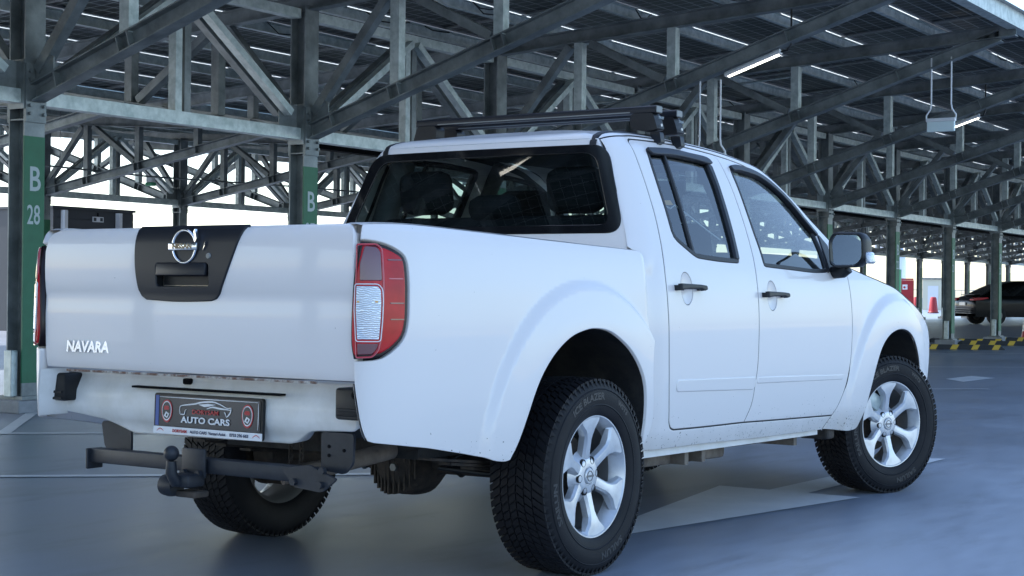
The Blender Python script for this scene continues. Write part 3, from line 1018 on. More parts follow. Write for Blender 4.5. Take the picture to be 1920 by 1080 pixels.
def dense(P, step):
    out = []
    n = len(P)
    for i in range(n):
        a, b = P[i], P[(i+1) % n]
        k = max(1, int(math.hypot(b[0]-a[0], b[1]-a[1])/step))
        out += [(a[0]+(b[0]-a[0])*j/k, a[1]+(b[1]-a[1])*j/k) for j in range(k)]
    return out
def inside(pts, P):
    x, y = pts[:, 0], pts[:, 1]
    r = np.zeros(len(pts), bool)
    Q = np.array(P)
    j = len(Q)-1
    for i in range(len(Q)):
        xi, yi, xj, yj = Q[i, 0], Q[i, 1], Q[j, 0], Q[j, 1]
        if yi != yj: r ^= ((yi > y) != (yj > y)) & (x < (xj-xi)*(y-yi)/(yj-yi)+xi)
        j = i
    return r
def panel(name, out, F, mt, parent=None, holes=(), h=.03, off=0., g=.0038, ch=.0025, depth=.032, s=-1, rim=True):
    """a skin panel: the outline filled on the surface F, a small chamfer and a returned edge"""
    rings = []
    if area(out) < 0: out = out[::-1]
    out = dense(out, h)
    holes = [dense(q, h) for q in holes]
    loops = [(out, 1)]+[((q if area(q) > 0 else q[::-1]), -1) for q in holes]
    V2, edges, ring_ix = [], [], []
    base = []
    for P, sg in loops:
        B = inset(P, sg*(g+(ch if rim else 0)))
        k = len(V2)
        V2 += B
        n = len(B)
        edges += [(k+i, k+(i+1) % n) for i in range(n)]
        ring_ix.append((k, n))
        base.append(np.array(B))
    bo = base[0]
    lo, hi = bo.min(0), bo.max(0)
    gx, gz = np.meshgrid(np.arange(lo[0]+h*.37, hi[0], h), np.arange(lo[1]+h*.41, hi[1], h*.866))
    gx[1::2] += h/2
    pts = np.stack([gx.ravel(), gz.ravel()], 1)
    if len(pts):
        ok = inside(pts, bo)
        for q in base[1:]: ok &= ~inside(pts, q)
        pts = pts[ok]
        if len(pts):
            allb = np.concatenate(base)
            dmin = np.full(len(pts), 9.)
            for q in allb: dmin = np.minimum(dmin, np.hypot(pts[:, 0]-q[0], pts[:, 1]-q[1]))
            pts = pts[dmin > h*.45]
        V2 = V2+[tuple(q) for q in pts]
    vo, eo, fo, ov, oe, of = delaunay_2d_cdt([Vector(q) for q in V2], edges, [], 0, 1e-6)
    vo = np.array([(q[0], q[1]) for q in vo])
    tri = np.array([list(f) for f in fo if len(f) == 3])
    cen = vo[tri].mean(1)
    ok = inside(cen, bo)
    for q in base[1:]: ok &= ~inside(cen, q)
    tri = tri[ok]
    idx = {}
    for new, olds in enumerate(ov):
        for o_ in olds: idx[o_] = new
    e = 1e-3
    def PN(u, z):
        p = F(u, z, s)
        cenC = Vector((min(max(p.x, -.6), 3.4), 0, .9)) if F in (Fbed, Fcab) else Vector((1.0, 0, .9))
        n = (F(u+e, z, s)-F(u-e, z, s)).cross(F(u, z+e, s)-F(u, z-e, s)).normalized()
        if n.dot(p-cenC) < 0: n = -n
        return p, n
    vs, ns, fs = [], [], []
    for q in vo:
        p, n = PN(q[0], q[1])
        vs.append(p+n*off)
        ns.append(n)
    for t in tri:
        a, b, c = (vs[i] for i in t)
        f = tuple(int(i) for i in t)
        if (b-a).cross(c-a).dot(ns[t[0]]) < 0: f = f[::-1]
        fs.append(f)
    if rim:
        for (P, sg), (k, n) in zip(loops, ring_ix):
            O = inset(P, sg*g)
            r1, r2_, r0 = [], [], []
            for i in range(n):
                p, nn = PN(*O[i])
                lat = (p-(vs[idx[k+i]]-ns[idx[k+i]]*off)).normalized()
                r0.append(idx[k+i])
                r1.append(len(vs))
                vs.append(p+nn*(off-ch*.8))
                ns.append((nn*.6+lat*.8).normalized())
                r2_.append(len(vs))
                vs.append(p+nn*(off-depth))
                ns.append((nn*.05+lat).normalized())
            for A, B in ((r0, r1), (r1, r2_)):
                for i in range(n):
                    j = (i+1) % n
                    f = (A[i], A[j], B[j], B[i])
                    nv = (vs[f[1]]-vs[f[0]]).cross(vs[f[2]]-vs[f[0]])
                    if nv.dot(ns[B[i]]+ns[A[i]]) < 0: f = f[::-1]
                    fs.append(f)
    me = bpy.data.meshes.new(name)
    me.from_pydata(vs, [], fs)
    me.materials.append(mt)
    me.update()
    me.normals_split_custom_set_from_vertices([tuple(n) for n in ns])
    return link(bpy.data.objects.new(name, me), parent)

truck = empty('pickup_truck', (0, 0, 0), 0, 'white double cab pickup with black roof bars and a tow hitch parked in the foreground', 'pickup')
T = truck
def both(fn):
    for s in (-1, 1): fn(s)

# ---- outlines (metres, along the truck and up)
bed_front = [(.400, 1.2415), (.434, 1.236), (.462, 1.222), (.485, 1.19), (.496, 1.15), (.499, 1.065), (.492, .966), (.468, .89), (.449, .83), (.438, .734), (.448, .643), (.450, .567), (.433, .501), (.377, .437)]
arch_r = [(.369, .443), (.381, .476), (.387, .589), (.372, .694), (.328, .77), (.251, .839), (.161, .888), (.076, .918), (-.021, .928), (-.103, .921), (-.195, .898), (-.284, .852), (-.357, .793), (-.415, .722), (-.467, .624), (-.513, .534), (-.553, .474)]
lamp_in = [(-1.288, .841), (-1.184, .846), (-1.148, .857), (-1.114, .881), (-1.085, .916), (-1.071, .968), (-1.066, 1.048), (-1.064, 1.108), (-1.066, 1.160), (-1.079, 1.186), (-1.115, 1.208), (-1.147, 1.219), (-1.187, 1.225), (-1.229, 1.2265)]
bed_out = outline([(-1.190, 1.2795), (-1.157, 1.286), (-.982, 1.288), (-.612, 1.275), (-.185, 1.26), (.312, 1.2445), (.400, 1.2415)], bed_front, [(.377, .437), (.369, .443)], arch_r,
                  [(-.553, .474), (-.575, .470), (-.604, .4715), (-.646, .478), (-.717, .498), (-.938, .537), (-1.095, .563), (-1.180, .574), (-1.205, .580), (-1.218, .596), (-1.228, .612), (-1.245, .649), (-1.265, .71), (-1.282, .771), (-1.289, .838)],
                  lamp_in, [(-1.229, 1.2265), (-1.219, 1.245), (-1.205, 1.266), (-1.190, 1.2795)])
lamp_out = outline(lamp_in, [(-1.229, 1.2265), (-1.256, 1.165), (-1.287, 1.086), (-1.306, .967), (-1.306, .888), (-1.288, .841)])

rd_rear = [(.676, .536), (.652, .678), (.638, .834), (.632, .988), (.629, 1.104), (.632, 1.16), (.645, 1.22), (.669, 1.299), (.692, 1.399), (.703, 1.493), (.708, 1.57), (.713, 1.632), (.722, 1.685), (.737, 1.714), (.765, 1.727)]
rd_top = [(.765, 1.727), (.923, 1.733), (1.179, 1.735), (1.371, 1.729), (1.535, 1.719)]
fd_top = [(1.535, 1.719), (1.685, 1.704), (1.817, 1.684), (1.92, 1.655), (2.05, 1.615), (2.18, 1.561), (2.307, 1.491), (2.417, 1.411), (2.513, 1.327), (2.604, 1.236)]
bpil = [(1.535, 1.719), (1.538, 1.662), (1.545, 1.582), (1.546, 1.491), (1.539, 1.387), (1.524, 1.284), (1.508, 1.2), (1.499, 1.13), (1.498, 1.027), (1.495, .898), (1.493, .77), (1.484, .693), (1.474, .65), (1.468, .61), (1.452, .557), (1.401, .485)]
d_bot_r = [(1.401, .485), (1.008, .490), (.770, .495), (.725, .497), (.695, .508), (.676, .536)]
fd_front = [(2.604, 1.236), (2.594, 1.19), (2.590, 1.14), (2.596, 1.08), (2.603, .998), (2.606, .863), (2.595, .748), (2.569, .652), (2.536, .577), (2.479, .500), (2.425, .457)]
fd_bot = [(2.425, .457), (1.785, .474), (1.401, .485)]
rdoor = outline(rd_rear, rd_top, bpil, d_bot_r)
fdoor = outline(bpil[::-1], fd_top, fd_front, fd_bot)
rwin = outline([(.848, 1.684), (.880, 1.690), (1.07, 1.694), (1.232, 1.690), (1.385, 1.681), (1.412, 1.672), (1.424, 1.650)], [(1.424, 1.650), (1.416, 1.573), (1.403, 1.451), (1.383, 1.336), (1.366, 1.262), (1.356, 1.226), (1.348, 1.212), (1.332, 1.208)],
               [(1.332, 1.208), (1.25, 1.209), (1.117, 1.213), (.985, 1.220), (.952, 1.224), (.921, 1.234), (.864, 1.262), (.812, 1.290), (.795, 1.306), (.790, 1.330), (.793, 1.357), (.803, 1.44), (.806, 1.511), (.816, 1.602), (.832, 1.660), (.838, 1.676), (.848, 1.684)])
fwin = outline([(1.628, 1.661), (1.653, 1.668), (1.737, 1.667), (1.857, 1.657), (1.958, 1.640), (2.051, 1.611), (2.138, 1.572), (2.224, 1.526), (2.299, 1.476), (2.362, 1.425), (2.405, 1.385)], [(2.405, 1.385), (2.395, 1.30), (2.36, 1.188)],
               [(2.36, 1.188), (2.30, 1.181), (2.14, 1.179), (1.913, 1.187), (1.697, 1.194), (1.625, 1.197), (1.610, 1.202), (1.606, 1.217)], [(1.606, 1.217), (1.609, 1.281), (1.607, 1.352), (1.611, 1.45), (1.614, 1.561), (1.612, 1.62), (1.616, 1.645), (1.628, 1.661)])
T_top = [(2.70, 1.262), (2.61, 1.340), (2.48, 1.437), (2.34, 1.518), (2.21, 1.586), (2.09, 1.642), (1.97, 1.687), (1.80, 1.716), (1.54, 1.741), (1.18, 1.752), (.85, 1.748), (.72, 1.738), (.66, 1.732), (.59, 1.722), (.535, 1.714)]
cab_out = outline([(.484, .43), (.530, .419), (1.045, .411), (1.62, .397), (2.276, .388), (2.338, .390)], [(2.338, .390), (2.425, .457)], fd_bot, d_bot_r, rd_rear, rd_top, fd_top, [(2.604, 1.236), (2.66, 1.236), (2.70, 1.262)], T_top,
                  [(.535, 1.714), (.507, 1.60), (.480, 1.50), (.452, 1.40), (.424, 1.30), (.405, 1.255)], [(.405, 1.255), (.484, 1.225)], [(.484, 1.225), (.484, .43)])
arch_f = [(2.718, .387), (2.766, .459), (2.818, .594), (2.875, .711), (2.948, .798), (3.058, .856), (3.205, .881), (3.345, .866), (3.455, .815), (3.540, .730), (3.600, .63), (3.635, .53), (3.655, .44)]
fen_top = [(4.00, .80), (3.93, .88), (3.80, .945), (3.62, 1.005), (3.443, 1.052), (3.363, 1.076), (3.227, 1.114), (3.011, 1.149), (2.783, 1.190), (2.66, 1.215), (2.604, 1.236)]
fender = outline(fd_front, [(2.425, .457), (2.338, .390)], [(2.338, .390), (2.476, .378), (2.596, .365), (2.69, .370), (2.718, .387)], arch_f, [(3.655, .44), (3.74, .40), (3.86, .40), (3.98, .46)], [(3.98, .46), (4.02, .62), (4.00, .80)], fen_top)

strip_r = fillet([(.705, .652), (.705, .712), (1.478, .696), (1.466, .628)], .028)
strip_f = fillet([(1.492, .694), (2.516, .667), (2.505, .634), (1.482, .655)], .016)

def skins(s):
    global bedo
    sd_ = '' 
    bed = panel('bed_side', bed_out, Fbed, M['paint'], T, h=.0145, s=s)
    # rail cap: from the top edge inwards
    rows = []
    for u, z in curve([(-1.190, 1.2795), (-1.157, 1.286), (-.982, 1.288), (-.612, 1.275), (-.185, 1.26), (.312, 1.2445), (.45, 1.238)], .05):
        p = Fbed(u, z-.004, s)
        rows.append([p, p+Vector((0, -s*.02, .004)), p+Vector((0, -s*.075, .004)), p+Vector((0, -s*.08, -.03))])
    MB().grid(rows).build('rail_cap', M['paint'], bed, .6)
    panel('cab_side', cab_out, Fcab, M['paint'], T, h=.030, s=s, depth=.0034)
    cup = lambda xc, zc: [(xc-.005+.050*math.cos(a), zc-.003+.066*math.sin(a)) for a in [2*PI*k/36 for k in range(36)]]
    rd = panel('rear_door', rdoor, Fcab, M['paint'], T, holes=[rwin, cup(.812, 1.090)], h=.030, s=s, depth=.0034)
    fd = panel('front_door', fdoor, Fcab, M['paint'], T, holes=[fwin, cup(1.652, 1.063)], h=.030, s=s, depth=.0034)
    panel('seam_shade', inset(rdoor, -.012), Fcab, M['seal'], rd, holes=[inset(rdoor, .012)], h=.04, off=-.0036, rim=False, g=0, s=s)  # dark strip in the door gap, the seam's shade put into colour
    panel('seam_shade', inset(fdoor, -.012), Fcab, M['seal'], fd, holes=[inset(fdoor, .012)], h=.04, off=-.0036, rim=False, g=0, s=s)
    fe = panel('front_fender', fender, Fcab, M['paint'], T, h=.016, s=s, depth=.0034)
    panel('rub_strip', strip_r, Fcab, M['paint'], rd, off=.006, ch=.006, depth=.009, s=s)
    panel('rub_strip', strip_f, Fcab, M['paint'], fd, off=.005, ch=.005, depth=.008, s=s)
    for door, win, wide in ((rd, rwin, .018), (fd, fwin, .016)):
        panel('window_seal', inset(win, -.002), Fcab, M['seal'], door, holes=[inset(win, wide)], h=.05, off=.001, ch=.003, g=0, depth=.02, s=s)
        panel('window_glass', inset(win, wide-.004), Fcab, M['glass'], door, h=.05, off=-.010, rim=False, g=0, s=s)
    # thicker black trim on the front edge of the rear window, and the fixed-glass divider
    panel('window_trim', fillet([(1.380, 1.672), (1.424, 1.655), (1.417, 1.573), (1.404, 1.451), (1.384, 1.336), (1.357, 1.216), (1.318, 1.222), (1.338, 1.30), (1.362, 1.44), (1.378, 1.56)], .012), Fcab, M['satin'], rd, h=.03, off=.006, depth=.016, s=s)
    panel('window_bar', outline([(.983, 1.685), (.965, 1.588), (.951, 1.466), (.932, 1.332), (.920, 1.235)], [(.920, 1.235), (.944, 1.225)], [(.944, 1.225), (.956, 1.332), (.976, 1.466), (.989, 1.588), (1.006, 1.685)]), Fcab, M['seal'], rd, h=.04, off=.001, depth=.014, s=s)
    # wind deflectors along the window heads
    panel('wind_deflector', outline([(.842, 1.692), (1.07, 1.704), (1.25, 1.698), (1.40, 1.690), (1.432, 1.660)], [(1.432, 1.660), (1.395, 1.655), (1.25, 1.664), (1.07, 1.669), (.858, 1.662), (.842, 1.692)]), Fcab, M['satin'], rd, h=.03, off=.014, depth=.014, s=s)
    panel('wind_deflector', outline([(1.606, 1.668), (1.70, 1.678), (1.857, 1.668), (1.98, 1.643), (2.10, 1.598), (2.224, 1.535), (2.34, 1.455), (2.43, 1.375)], [(2.43, 1.375), (2.405, 1.360), (2.30, 1.447), (2.20, 1.512), (2.08, 1.572), (1.95, 1.618), (1.85, 1.636), (1.70, 1.645), (1.626, 1.643), (1.606, 1.668)]), Fcab, M['satin'], fd, h=.03, off=.014, depth=.014, s=s)
    panel('mirror_sail', fillet([(2.432, 1.372), (2.452, 1.372), (2.505, 1.318), (2.470, 1.255), (2.425, 1.185), (2.330, 1.172), (2.365, 1.21), (2.398, 1.30)], .012), Fcab, M['plastic'], fd, h=.03, off=.008, depth=.02, s=s)
    # handles with their finger cups
    for door, xc, zc in ((rd, .812, 1.090), (fd, 1.652, 1.063)):
        hd = panel('door_handle', fillet([(xc-.120, zc-.017), (xc-.120, zc+.018), (xc+.06, zc+.014), (xc+.120, zc+.010), (xc+.122, zc-.014), (xc+.085, zc-.019), (xc+.06, zc-.010), (xc-.05, zc-.012)], .008), Fcab, M['plastic'], door, h=.02, off=.038, ch=.006, depth=.020, s=s)
        b = MB()
        for dx in (-.10, .10):
            p = Fcab(xc+dx, zc, s)
            b.box(p+Vector((0, s*.010, 0)), (.034, .034, .022))
        b.build('handle_foot', M['plastic'], hd)
        # the finger cup: a dish sunk below the skin
        rows = []
        for f, dp in ((1.02, .0025), (.97, .0035), (.88, .0060), (.7, .0090), (.45, .0115), (.15, .0120)):
            rows.append([Fcab(xc-.005+(u-xc+.005)*f, zc-.003+(z-zc+.003)*f, s)+Vector((0, -s*dp, 0)) for u, z in cup(xc, zc)])
        c = MB().grid(rows, close=True)
        c.add(rows[-1], [tuple(range(36))])
        c.build('handle_cup', M['paint'], door, 1.2)
    # lamp
    lp = panel('tail_light', inset(lamp_out, .001), Fbed, M['lamp_black'], T, h=.022, off=.004, ch=.006, depth=.05, s=s)
    panel('red_lens', inset(lamp_out, .013), Fbed, M['lens_red'], lp, h=.02, off=.010, ch=.006, depth=.010, s=s)
    up_ = fillet([(-1.247, 1.092), (-1.243, 1.150), (-1.213, 1.211), (-1.166, 1.208), (-1.153, 1.190), (-1.157, 1.092)], .010)
    mid = fillet([(-1.263, 1.083), (-1.175, 1.083), (-1.162, 1.068), (-1.162, 1.023), (-1.166, .968), (-1.173, .905), (-1.265, .905), (-1.270, 1.0)], .008)
    low = fillet([(-1.265, .900), (-1.173, .900), (-1.179, .877), (-1.198, .858), (-1.263, .855)], .008)
    allp = fillet([(-1.245, 1.215), (-1.166, 1.216), (-1.148, 1.200), (-1.152, 1.09), (-1.156, 1.02), (-1.166, .91), (-1.175, .872), (-1.198, .850), (-1.268, .847), (-1.278, 1.0)], .012)
    panel('lens_outline', allp, Fbed, M['lens_rim'], lp, h=.03, off=.012, ch=.003, depth=.006, s=s, holes=[inset(allp, .008)])
    panel('upper_lens', up_, Fbed, M['lens_darkred'], lp, h=.03, off=.0125, ch=.003, depth=.006, s=s)
    panel('clear_lens', mid, Fbed, M['lens_clear'], lp, h=.03, off=.0130, ch=.003, depth=.006, s=s)
    panel('lens_bezel', inset(mid, -.004), Fbed, M['white_print'], lp, h=.03, off=.0128, ch=.001, depth=.006, s=s, holes=[inset(mid, -.001)], g=0)
    panel('lower_lens', low, Fbed, M['lens_darkred'], lp, h=.03, off=.0125, ch=.003, depth=.006, s=s)
    for uu in (-1.253, -1.183): panel('bulb', fillet([(uu-.009, 1.022), (uu-.009, 1.036), (uu+.009, 1.036), (uu+.009, 1.022)], .005), Fbed, M['lens_amber'], lp, h=.03, off=.0142, ch=.001, depth=.004, s=s)
    for zz in (1.158, 1.098, 1.020, .968): panel('lens_rib', fillet([(-1.140, zz), (-1.140, zz+.010), (-1.086, zz+.010), (-1.086, zz)], .003), Fbed, M['lens_darkred'] if zz < 1.09 or zz > 1.1 else M['lens_rim'], lp, h=.03, off=.0125, ch=.003, depth=.006, s=s)
    # wheel housings: dark liner swept inwards from the arch edge
    for arc, F in ((arch_r, Fbed), (arch_f, Fcab)):
        pts = curve(arc, .03)
        rows = []
        for u, z in pts:
            p = F(u, z, s)
            rows.append([p+Vector((0, -s*.012, 0)), p+Vector((0, -s*.10, .012)), Vector((p.x, s*.50, z+.02)), Vector((p.x, s*.42, z))])
        b = MB().grid(rows)
        if F is Fbed:
            b.add([r[-1] for r in rows], [tuple(range(len(rows)))])
        else:
            b.add([r[-1] for r in rows], [tuple(range(len(rows)))])
        b.build('wheel_liner', M['chassis'], T, .8)
both(skins)

# roof: one dome from the side rails and the rear header to the centre line
def roof_base(s):
    pts = []
    for u, z in curve(T_top[5:], .03): pts.append((Fcab(u, z, s), (Fcab(u, z+.004, s)-Fcab(u, z-.004, s)).normalized(), u))
    return pts
rb = roof_base(-1)
yend = rb[-1][0].y
back = []
for k in range(1, 24):
    y = yend+(OFFY-2*yend)*k/24
    back.append((Vector((Fback(y, 1.714).x+.0, y, 1.714)), Vector((.27, 0, 1)).normalized(), 0))
lb = [(Vector((p.x, OFFY-p.y, p.z)), Vector((t.x, -t.y, t.z)), u) for p, t, u in rb[::-1]]
loop = rb+back+lb
rows = []
for p, t, u in loop:
    xs = max(p.x, .95) if p.x > .95 else .95
    zc = interp([.54, .8, 1.2, 1.6, 2.09], [1.785, 1.797, 1.801, 1.786, 1.695], xs)
    spine = Vector((xs if p.x > .95 else .95, OFFY/2, zc))
    d = Vector((spine.x-p.x, spine.y-p.y, 0))
    Ln = d.length
    d.normalize()
    e = min(.12, .6*(zc-p.z)/.22*.12+.02)
    q1 = p+t*max(.004, (zc-p.z)*.35)
    m_ = .10
    q2 = q1+Vector((d.x, d.y, m_))*.085
    row = []
    for k in range(7):
        a = k/6
        row.append(p*(1-a)**2+q1*2*a*(1-a)+q2*a*a)
    L2 = Ln-(Vector((q2.x-p.x, q2.y-p.y, 0))).length
    for k in range(1, 13):
        a = k/12
        # cubic from q2 (slope m_) to the spine (slope 0)
        h0, h1, g0 = (2*a-3)*a*a+1, (3-2*a)*a*a, ((a-2)*a+1)*a
        z = h0*q2.z+h1*zc+g0*L2*m_
        row.append(Vector((q2.x+(spine.x-q2.x)*a, q2.y+(spine.y-q2.y)*a, z)))
    rows.append(row)
roof = MB().grid(rows).build('roof_panel', M['paint'], T, 1.3)
# ditch mouldings: black strips along the roof edge, their ends showing above the rear glass
from mathutils.bvhtree import BVHTree
tree = BVHTree.FromPolygons([v.co for v in roof.data.vertices], [list(p.vertices) for p in roof.data.polygons])
def ditch(s):
    strip = []
    for k in range(70):
        ph = math.radians(172-1.45*k)
        dr = Vector((math.cos(ph), 0, math.sin(ph)))
        row = []
        for y, lift_ in ((.556, -.001), (.552, .0045), (.528, .0045), (.524, -.001)):
            y += OFFY if s > 0 else 0
            h_ = tree.ray_cast(Vector((.95, s*y, 1.30))+dr*3, -dr)
            if h_[0] is None: break
            row.append(h_[0]+dr*lift_)
        if len(row) == 4: strip.append(row)
    f = strip[0]
    strip.insert(0, [Vector((Fback(q.y, 1.702).x-.004, q.y, 1.702)) for q in f])
    strip.insert(0, [Vector((Fback(q.y, 1.684).x-.004, q.y, 1.684)) for q in f])
    MB().grid(strip).build('roof_moulding', M['seal'], roof, .8)
both(ditch)

# rear wall of the cab with its wide window
ye = lambda z: Scab(x0(z), z)-.055*(1-math.cos(1.45))
yl = lambda z: ye(z)+OFFY
back_out = outline([(-ye(1.714), 1.714), (-ye(1.5), 1.5), (-ye(1.3), 1.3), (-ye(1.2)+.02, 1.2)], [(-ye(1.2)+.02, 1.2), (-.70, 1.17), (.73, 1.17), (yl(1.2)-.02, 1.2)], [(yl(1.2)-.02, 1.2), (yl(1.3), 1.3), (yl(1.5), 1.5), (yl(1.714), 1.714)], [(yl(1.714), 1.714), (-ye(1.714), 1.714)], step=.03)
gl = fillet([(-.732, 1.316), (-.604, 1.682), (.634, 1.682), (.762, 1.316)], .075, 8)
gl = dense(gl, .03)
panel('cab_back', back_out, Fback, M['paint'], T, holes=[gl], h=.05, g=0)
rg = panel('rear_window', inset(gl, -.006), Fback, M['frit'], T, holes=[dense(fillet([(-.672, 1.346), (-.556, 1.652), (.586, 1.652), (.702, 1.346)], .06, 6), .03)], h=.05, off=.003, g=0, ch=.002, depth=.008)
panel('tinted_pane', inset(gl, .012), Fback, M['rearglass'], rg, h=.06, off=-.006, rim=False, g=0)
b = MB()
for k in range(9):
    zz = 1.375+.028*k
    y1 = .64-.10*(zz-1.352)/.29
    b.tube([Fback(y, zz)+Vector((-.001, 0, 0)) for y in [-y1+2*y1*j/10 for j in range(11)]], .00025, 4)
b.build('heater_wire', M['chassis'], rg)['kind'] = 'stuff'

# windscreen between the A pillars, bonnet and nose
def shield_pt(a, f):
    u, z = a
    p = Fcab(u, z, -1)
    y = p.y+(OFFY-2*p.y)*f
    return Vector((p.x+.16*(1-(y/p.y)**2), y, p.z+.035*(1-(y/p.y)**2)))
apts = curve([(2.09, 1.642), (2.21, 1.586), (2.34, 1.518), (2.48, 1.437), (2.61, 1.340), (2.70, 1.262)], .05)
MB().grid([[shield_pt(a, f/16) for f in range(17)] for a in apts]).build('windscreen', M['shield'], T, 1.)
frow = curve(fen_top[::-1], .06)
rows_h = []
for u, z in frow:
    p = Fcab(u, z, -1)
    row = []
    for k in range(17):
        f = k/16
        y = p.y*(1-2*f)
        q = 1-abs(1-2*f)**2.4
        row.append(Vector((p.x+.10*q*(1 if u > 3.2 else (u-2.6)/.6), y, p.z+.055*q)))
    rows_h.append(row)
MB().grid(rows_h).build('bonnet', M['paint'], T, 1.)
nose = [[Vector((x+.13*(1-abs(1-2*k/16)**2.2), Fcab(x, z, -1).y*(1-2*k/16), z)) for k in range(17)] for x, z in ((4.0, .80), (4.02, .62), (3.98, .46), (3.86, .40))]
MB().grid(nose).build('front_bumper', M['paint'], T, 1.)

# tailgate
tg_out = outline([(.757, 1.20), (.759, 1.0), (.760, .767)], [(.760, .767), (-.738, .767)], [(-.738, .767), (-.737, 1.0), (-.735, 1.20), (-.732, 1.24), (-.722, 1.268), (-.705, 1.2815)], [(-.705, 1.2815), (.700, 1.2815)], [(.700, 1.2815), (.728, 1.270), (.746, 1.246), (.757, 1.20)], step=.03)
hole = rrect(-.108, 1.075, .142, 1.152, .010)
tg = panel('tailgate', tg_out, Ftg, M['paint'], T, holes=[inset(hole, -.006)], h=.024, g=.004, ch=.004, depth=.02)
MB().box((-1.195, 0, 1.262), (.05, 1.40, .038), bev=.012).build('top_edge', M['paint'], tg, .8)
MB().box((-1.19, 0, 1.02), (.04, 1.44, .46)).build('inner_panel', M['paint'], tg)
MB().box((-1.236, .02, .764), (.012, 1.20, .008)).build('rusty_seam', M['rust'], tg)
bp_out = outline([(.252, 1.283), (.256, 1.20), (.250, 1.12), (.238, 1.06), (.224, 1.038), (.200, 1.025)], [(.200, 1.025), (.05, 1.019), (-.115, 1.023), (-.140, 1.030), (-.158, 1.048)], [(-.158, 1.048), (-.200, 1.13), (-.240, 1.22), (-.268, 1.283)], [(-.268, 1.283), (.252, 1.283)])
hole = rrect(-.108, 1.075, .142, 1.152, .010)
bp_ = panel('black_trim', bp_out, Ftg, M['satin'], tg, holes=[hole], h=.024, off=.007, g=.001, ch=.004, depth=.012)
xh = Ftg(0, 1.11).x
b = MB()
b.add([(xh+.03, y, z) for y, z in ((-.105, 1.078), (.139, 1.078), (.139, 1.150), (-.105, 1.150))], [(0, 1, 2, 3)])
for (y0, z0), (y1, z1) in (((-.108, 1.075), (.142, 1.075)), ((.142, 1.075), (.142, 1.152)), ((.142, 1.152), (-.108, 1.152)), ((-.108, 1.152), (-.108, 1.075))):
    b.add([(xh-.002, y0, z0), (xh-.002, y1, z1), (xh+.03, y1, z1), (xh+.03, y0, z0)], [(0, 1, 2, 3)])
b.build('handle_recess', M['plastic'], tg)
MB().box((xh-.004, .017, 1.132), (.020, .238, .044), Matrix.Rotation(.12, 3, 'Y'), bev=.005).build('latch_handle', M['satin'], tg, .6)
xe = Ftg(0, 1.2).x-.008
MB().lathe([(0, .004), (.009, .004), (.011, 0)], (Ftg(-.11, 1.19).x-.007, -.112, 1.178), (-1, 0, 0), 20).build('key_lock', M['bolt'], tg, .6)
# emblem: chrome ring broken at its side, bar with lettering, one loose chip
em = MB()
def ring(a0, a1, yc, zc, ry, rz, wd):
    rows = []
    n = 30
    for i in range(n+1):
        a = math.radians(a0+(a1-a0)*i/n)
        c, s_ = math.cos(a), math.sin(a)
        row = []
        for k in range(8):
            t = 2*PI*k/8
            q = wd*math.cos(t)
            row.append((xe-.004-.004*math.sin(t), yc-(ry+q)*c, zc+(rz+q)*s_))
        rows.append(row)
    em.grid(rows, close=True)
ring(18, 168, .000, 1.211, .055, .056, .0045)
ring(196, 352, .000, 1.211, .055, .056, .0045)
emb = em.build('maker_emblem', M['chrome'], tg, .8)
MB().box((xe-.006, 0.002, 1.211), (.012, .136, .026), bev=.003).build('emblem_bar', M['chrome'], emb, .6)
text('emblem_lettering', 'NISSAN', .0235, frame4((xe-.0128, .003, 1.2112), (0, -1, 0), (0, 0, 1)), M['frit'], emb, .0006, sx=1.18, bold=.0008)
MB().prism([(-.066, 1.238), (-.057, 1.270), (-.052, 1.262), (-.058, 1.224)], lambda y, z: (xe-.012, y, z), lambda y, z: (xe, y, z)).build('chrome_flake', M['chrome'], emb)
MB().prism([(-.088, 1.197), (-.100, 1.229), (-.094, 1.215), (-.098, 1.214)], lambda y, z: (xe-.004, y, z), lambda y, z: (xe+.004, y, z)).build('loose_chip', M['chrome'], tg)
text('model_badge', 'NAVARA', .054, frame4((Ftg(.5, .85).x-.0035, .510, .850), (.02, -1, 0), (0, 0, 1)), M['chrome'], tg, .0028, sx=1.02, shear=.12, bold=.0022)

# rear valance, plate recess, bumper brackets
va = dense(fillet([(.800, .757), (.795, .600), (.560, .574), (.415, .533), (-.365, .541), (-.460, .588), (-.665, .598), (-.665, .757)], .03), .04)
Fva = lambda y, z, s=-1: Vector((-1.100-.030*math.exp(-((z-.645)/.07)**4), y, z))
vp = panel('rear_valance', va, Fva, M['valance'], T, h=.03, g=0, ch=.008, depth=.07)
MB().box((-1.13, .02, .7085), (.03, .72, .007)).build('plate_light_slot', M['dark'], vp)
MB().box((-1.108, .132, .735), (.02, .038, .022), bev=.006).build('valance_hole', M['dark'], vp)
def bracket(s, yc):
    k = MB().box((-1.135, yc, .695), (.10, .150, .104), bev=.010).build('bumper_bracket', M['plastic'], T, .6)
    MB().lathe([(0, .002), (.013, .002), (.013, 0)], (-1.185, yc-.01, .725), (-1, 0, 0), 16).build('bolt_hole', M['dark'], k)
    for z in (.652, .676): MB().box((-1.187, yc, z), (.006, .125, .010), bev=.002).build('rib', M['plastic'], k)
bracket(1, .770)
bracket(-1, -.690)
# inner side flanges of the bed below the lamps
def flange(s):
    rows = []
    for z, u in ((.76, -1.28), (.70, -1.262), (.65, -1.245), (.60, -1.225), (.585, -1.21)):
        p = Fbed(u, z, s)
        rows.append([p+Vector((.002, -s*.004, 0)), p+Vector((.03, -s*.03, .004)), p+Vector((.10, -s*.05, .006))])
    MB().grid(rows).build('bed_flange', M['valance'], T, 1.)
both(flange)

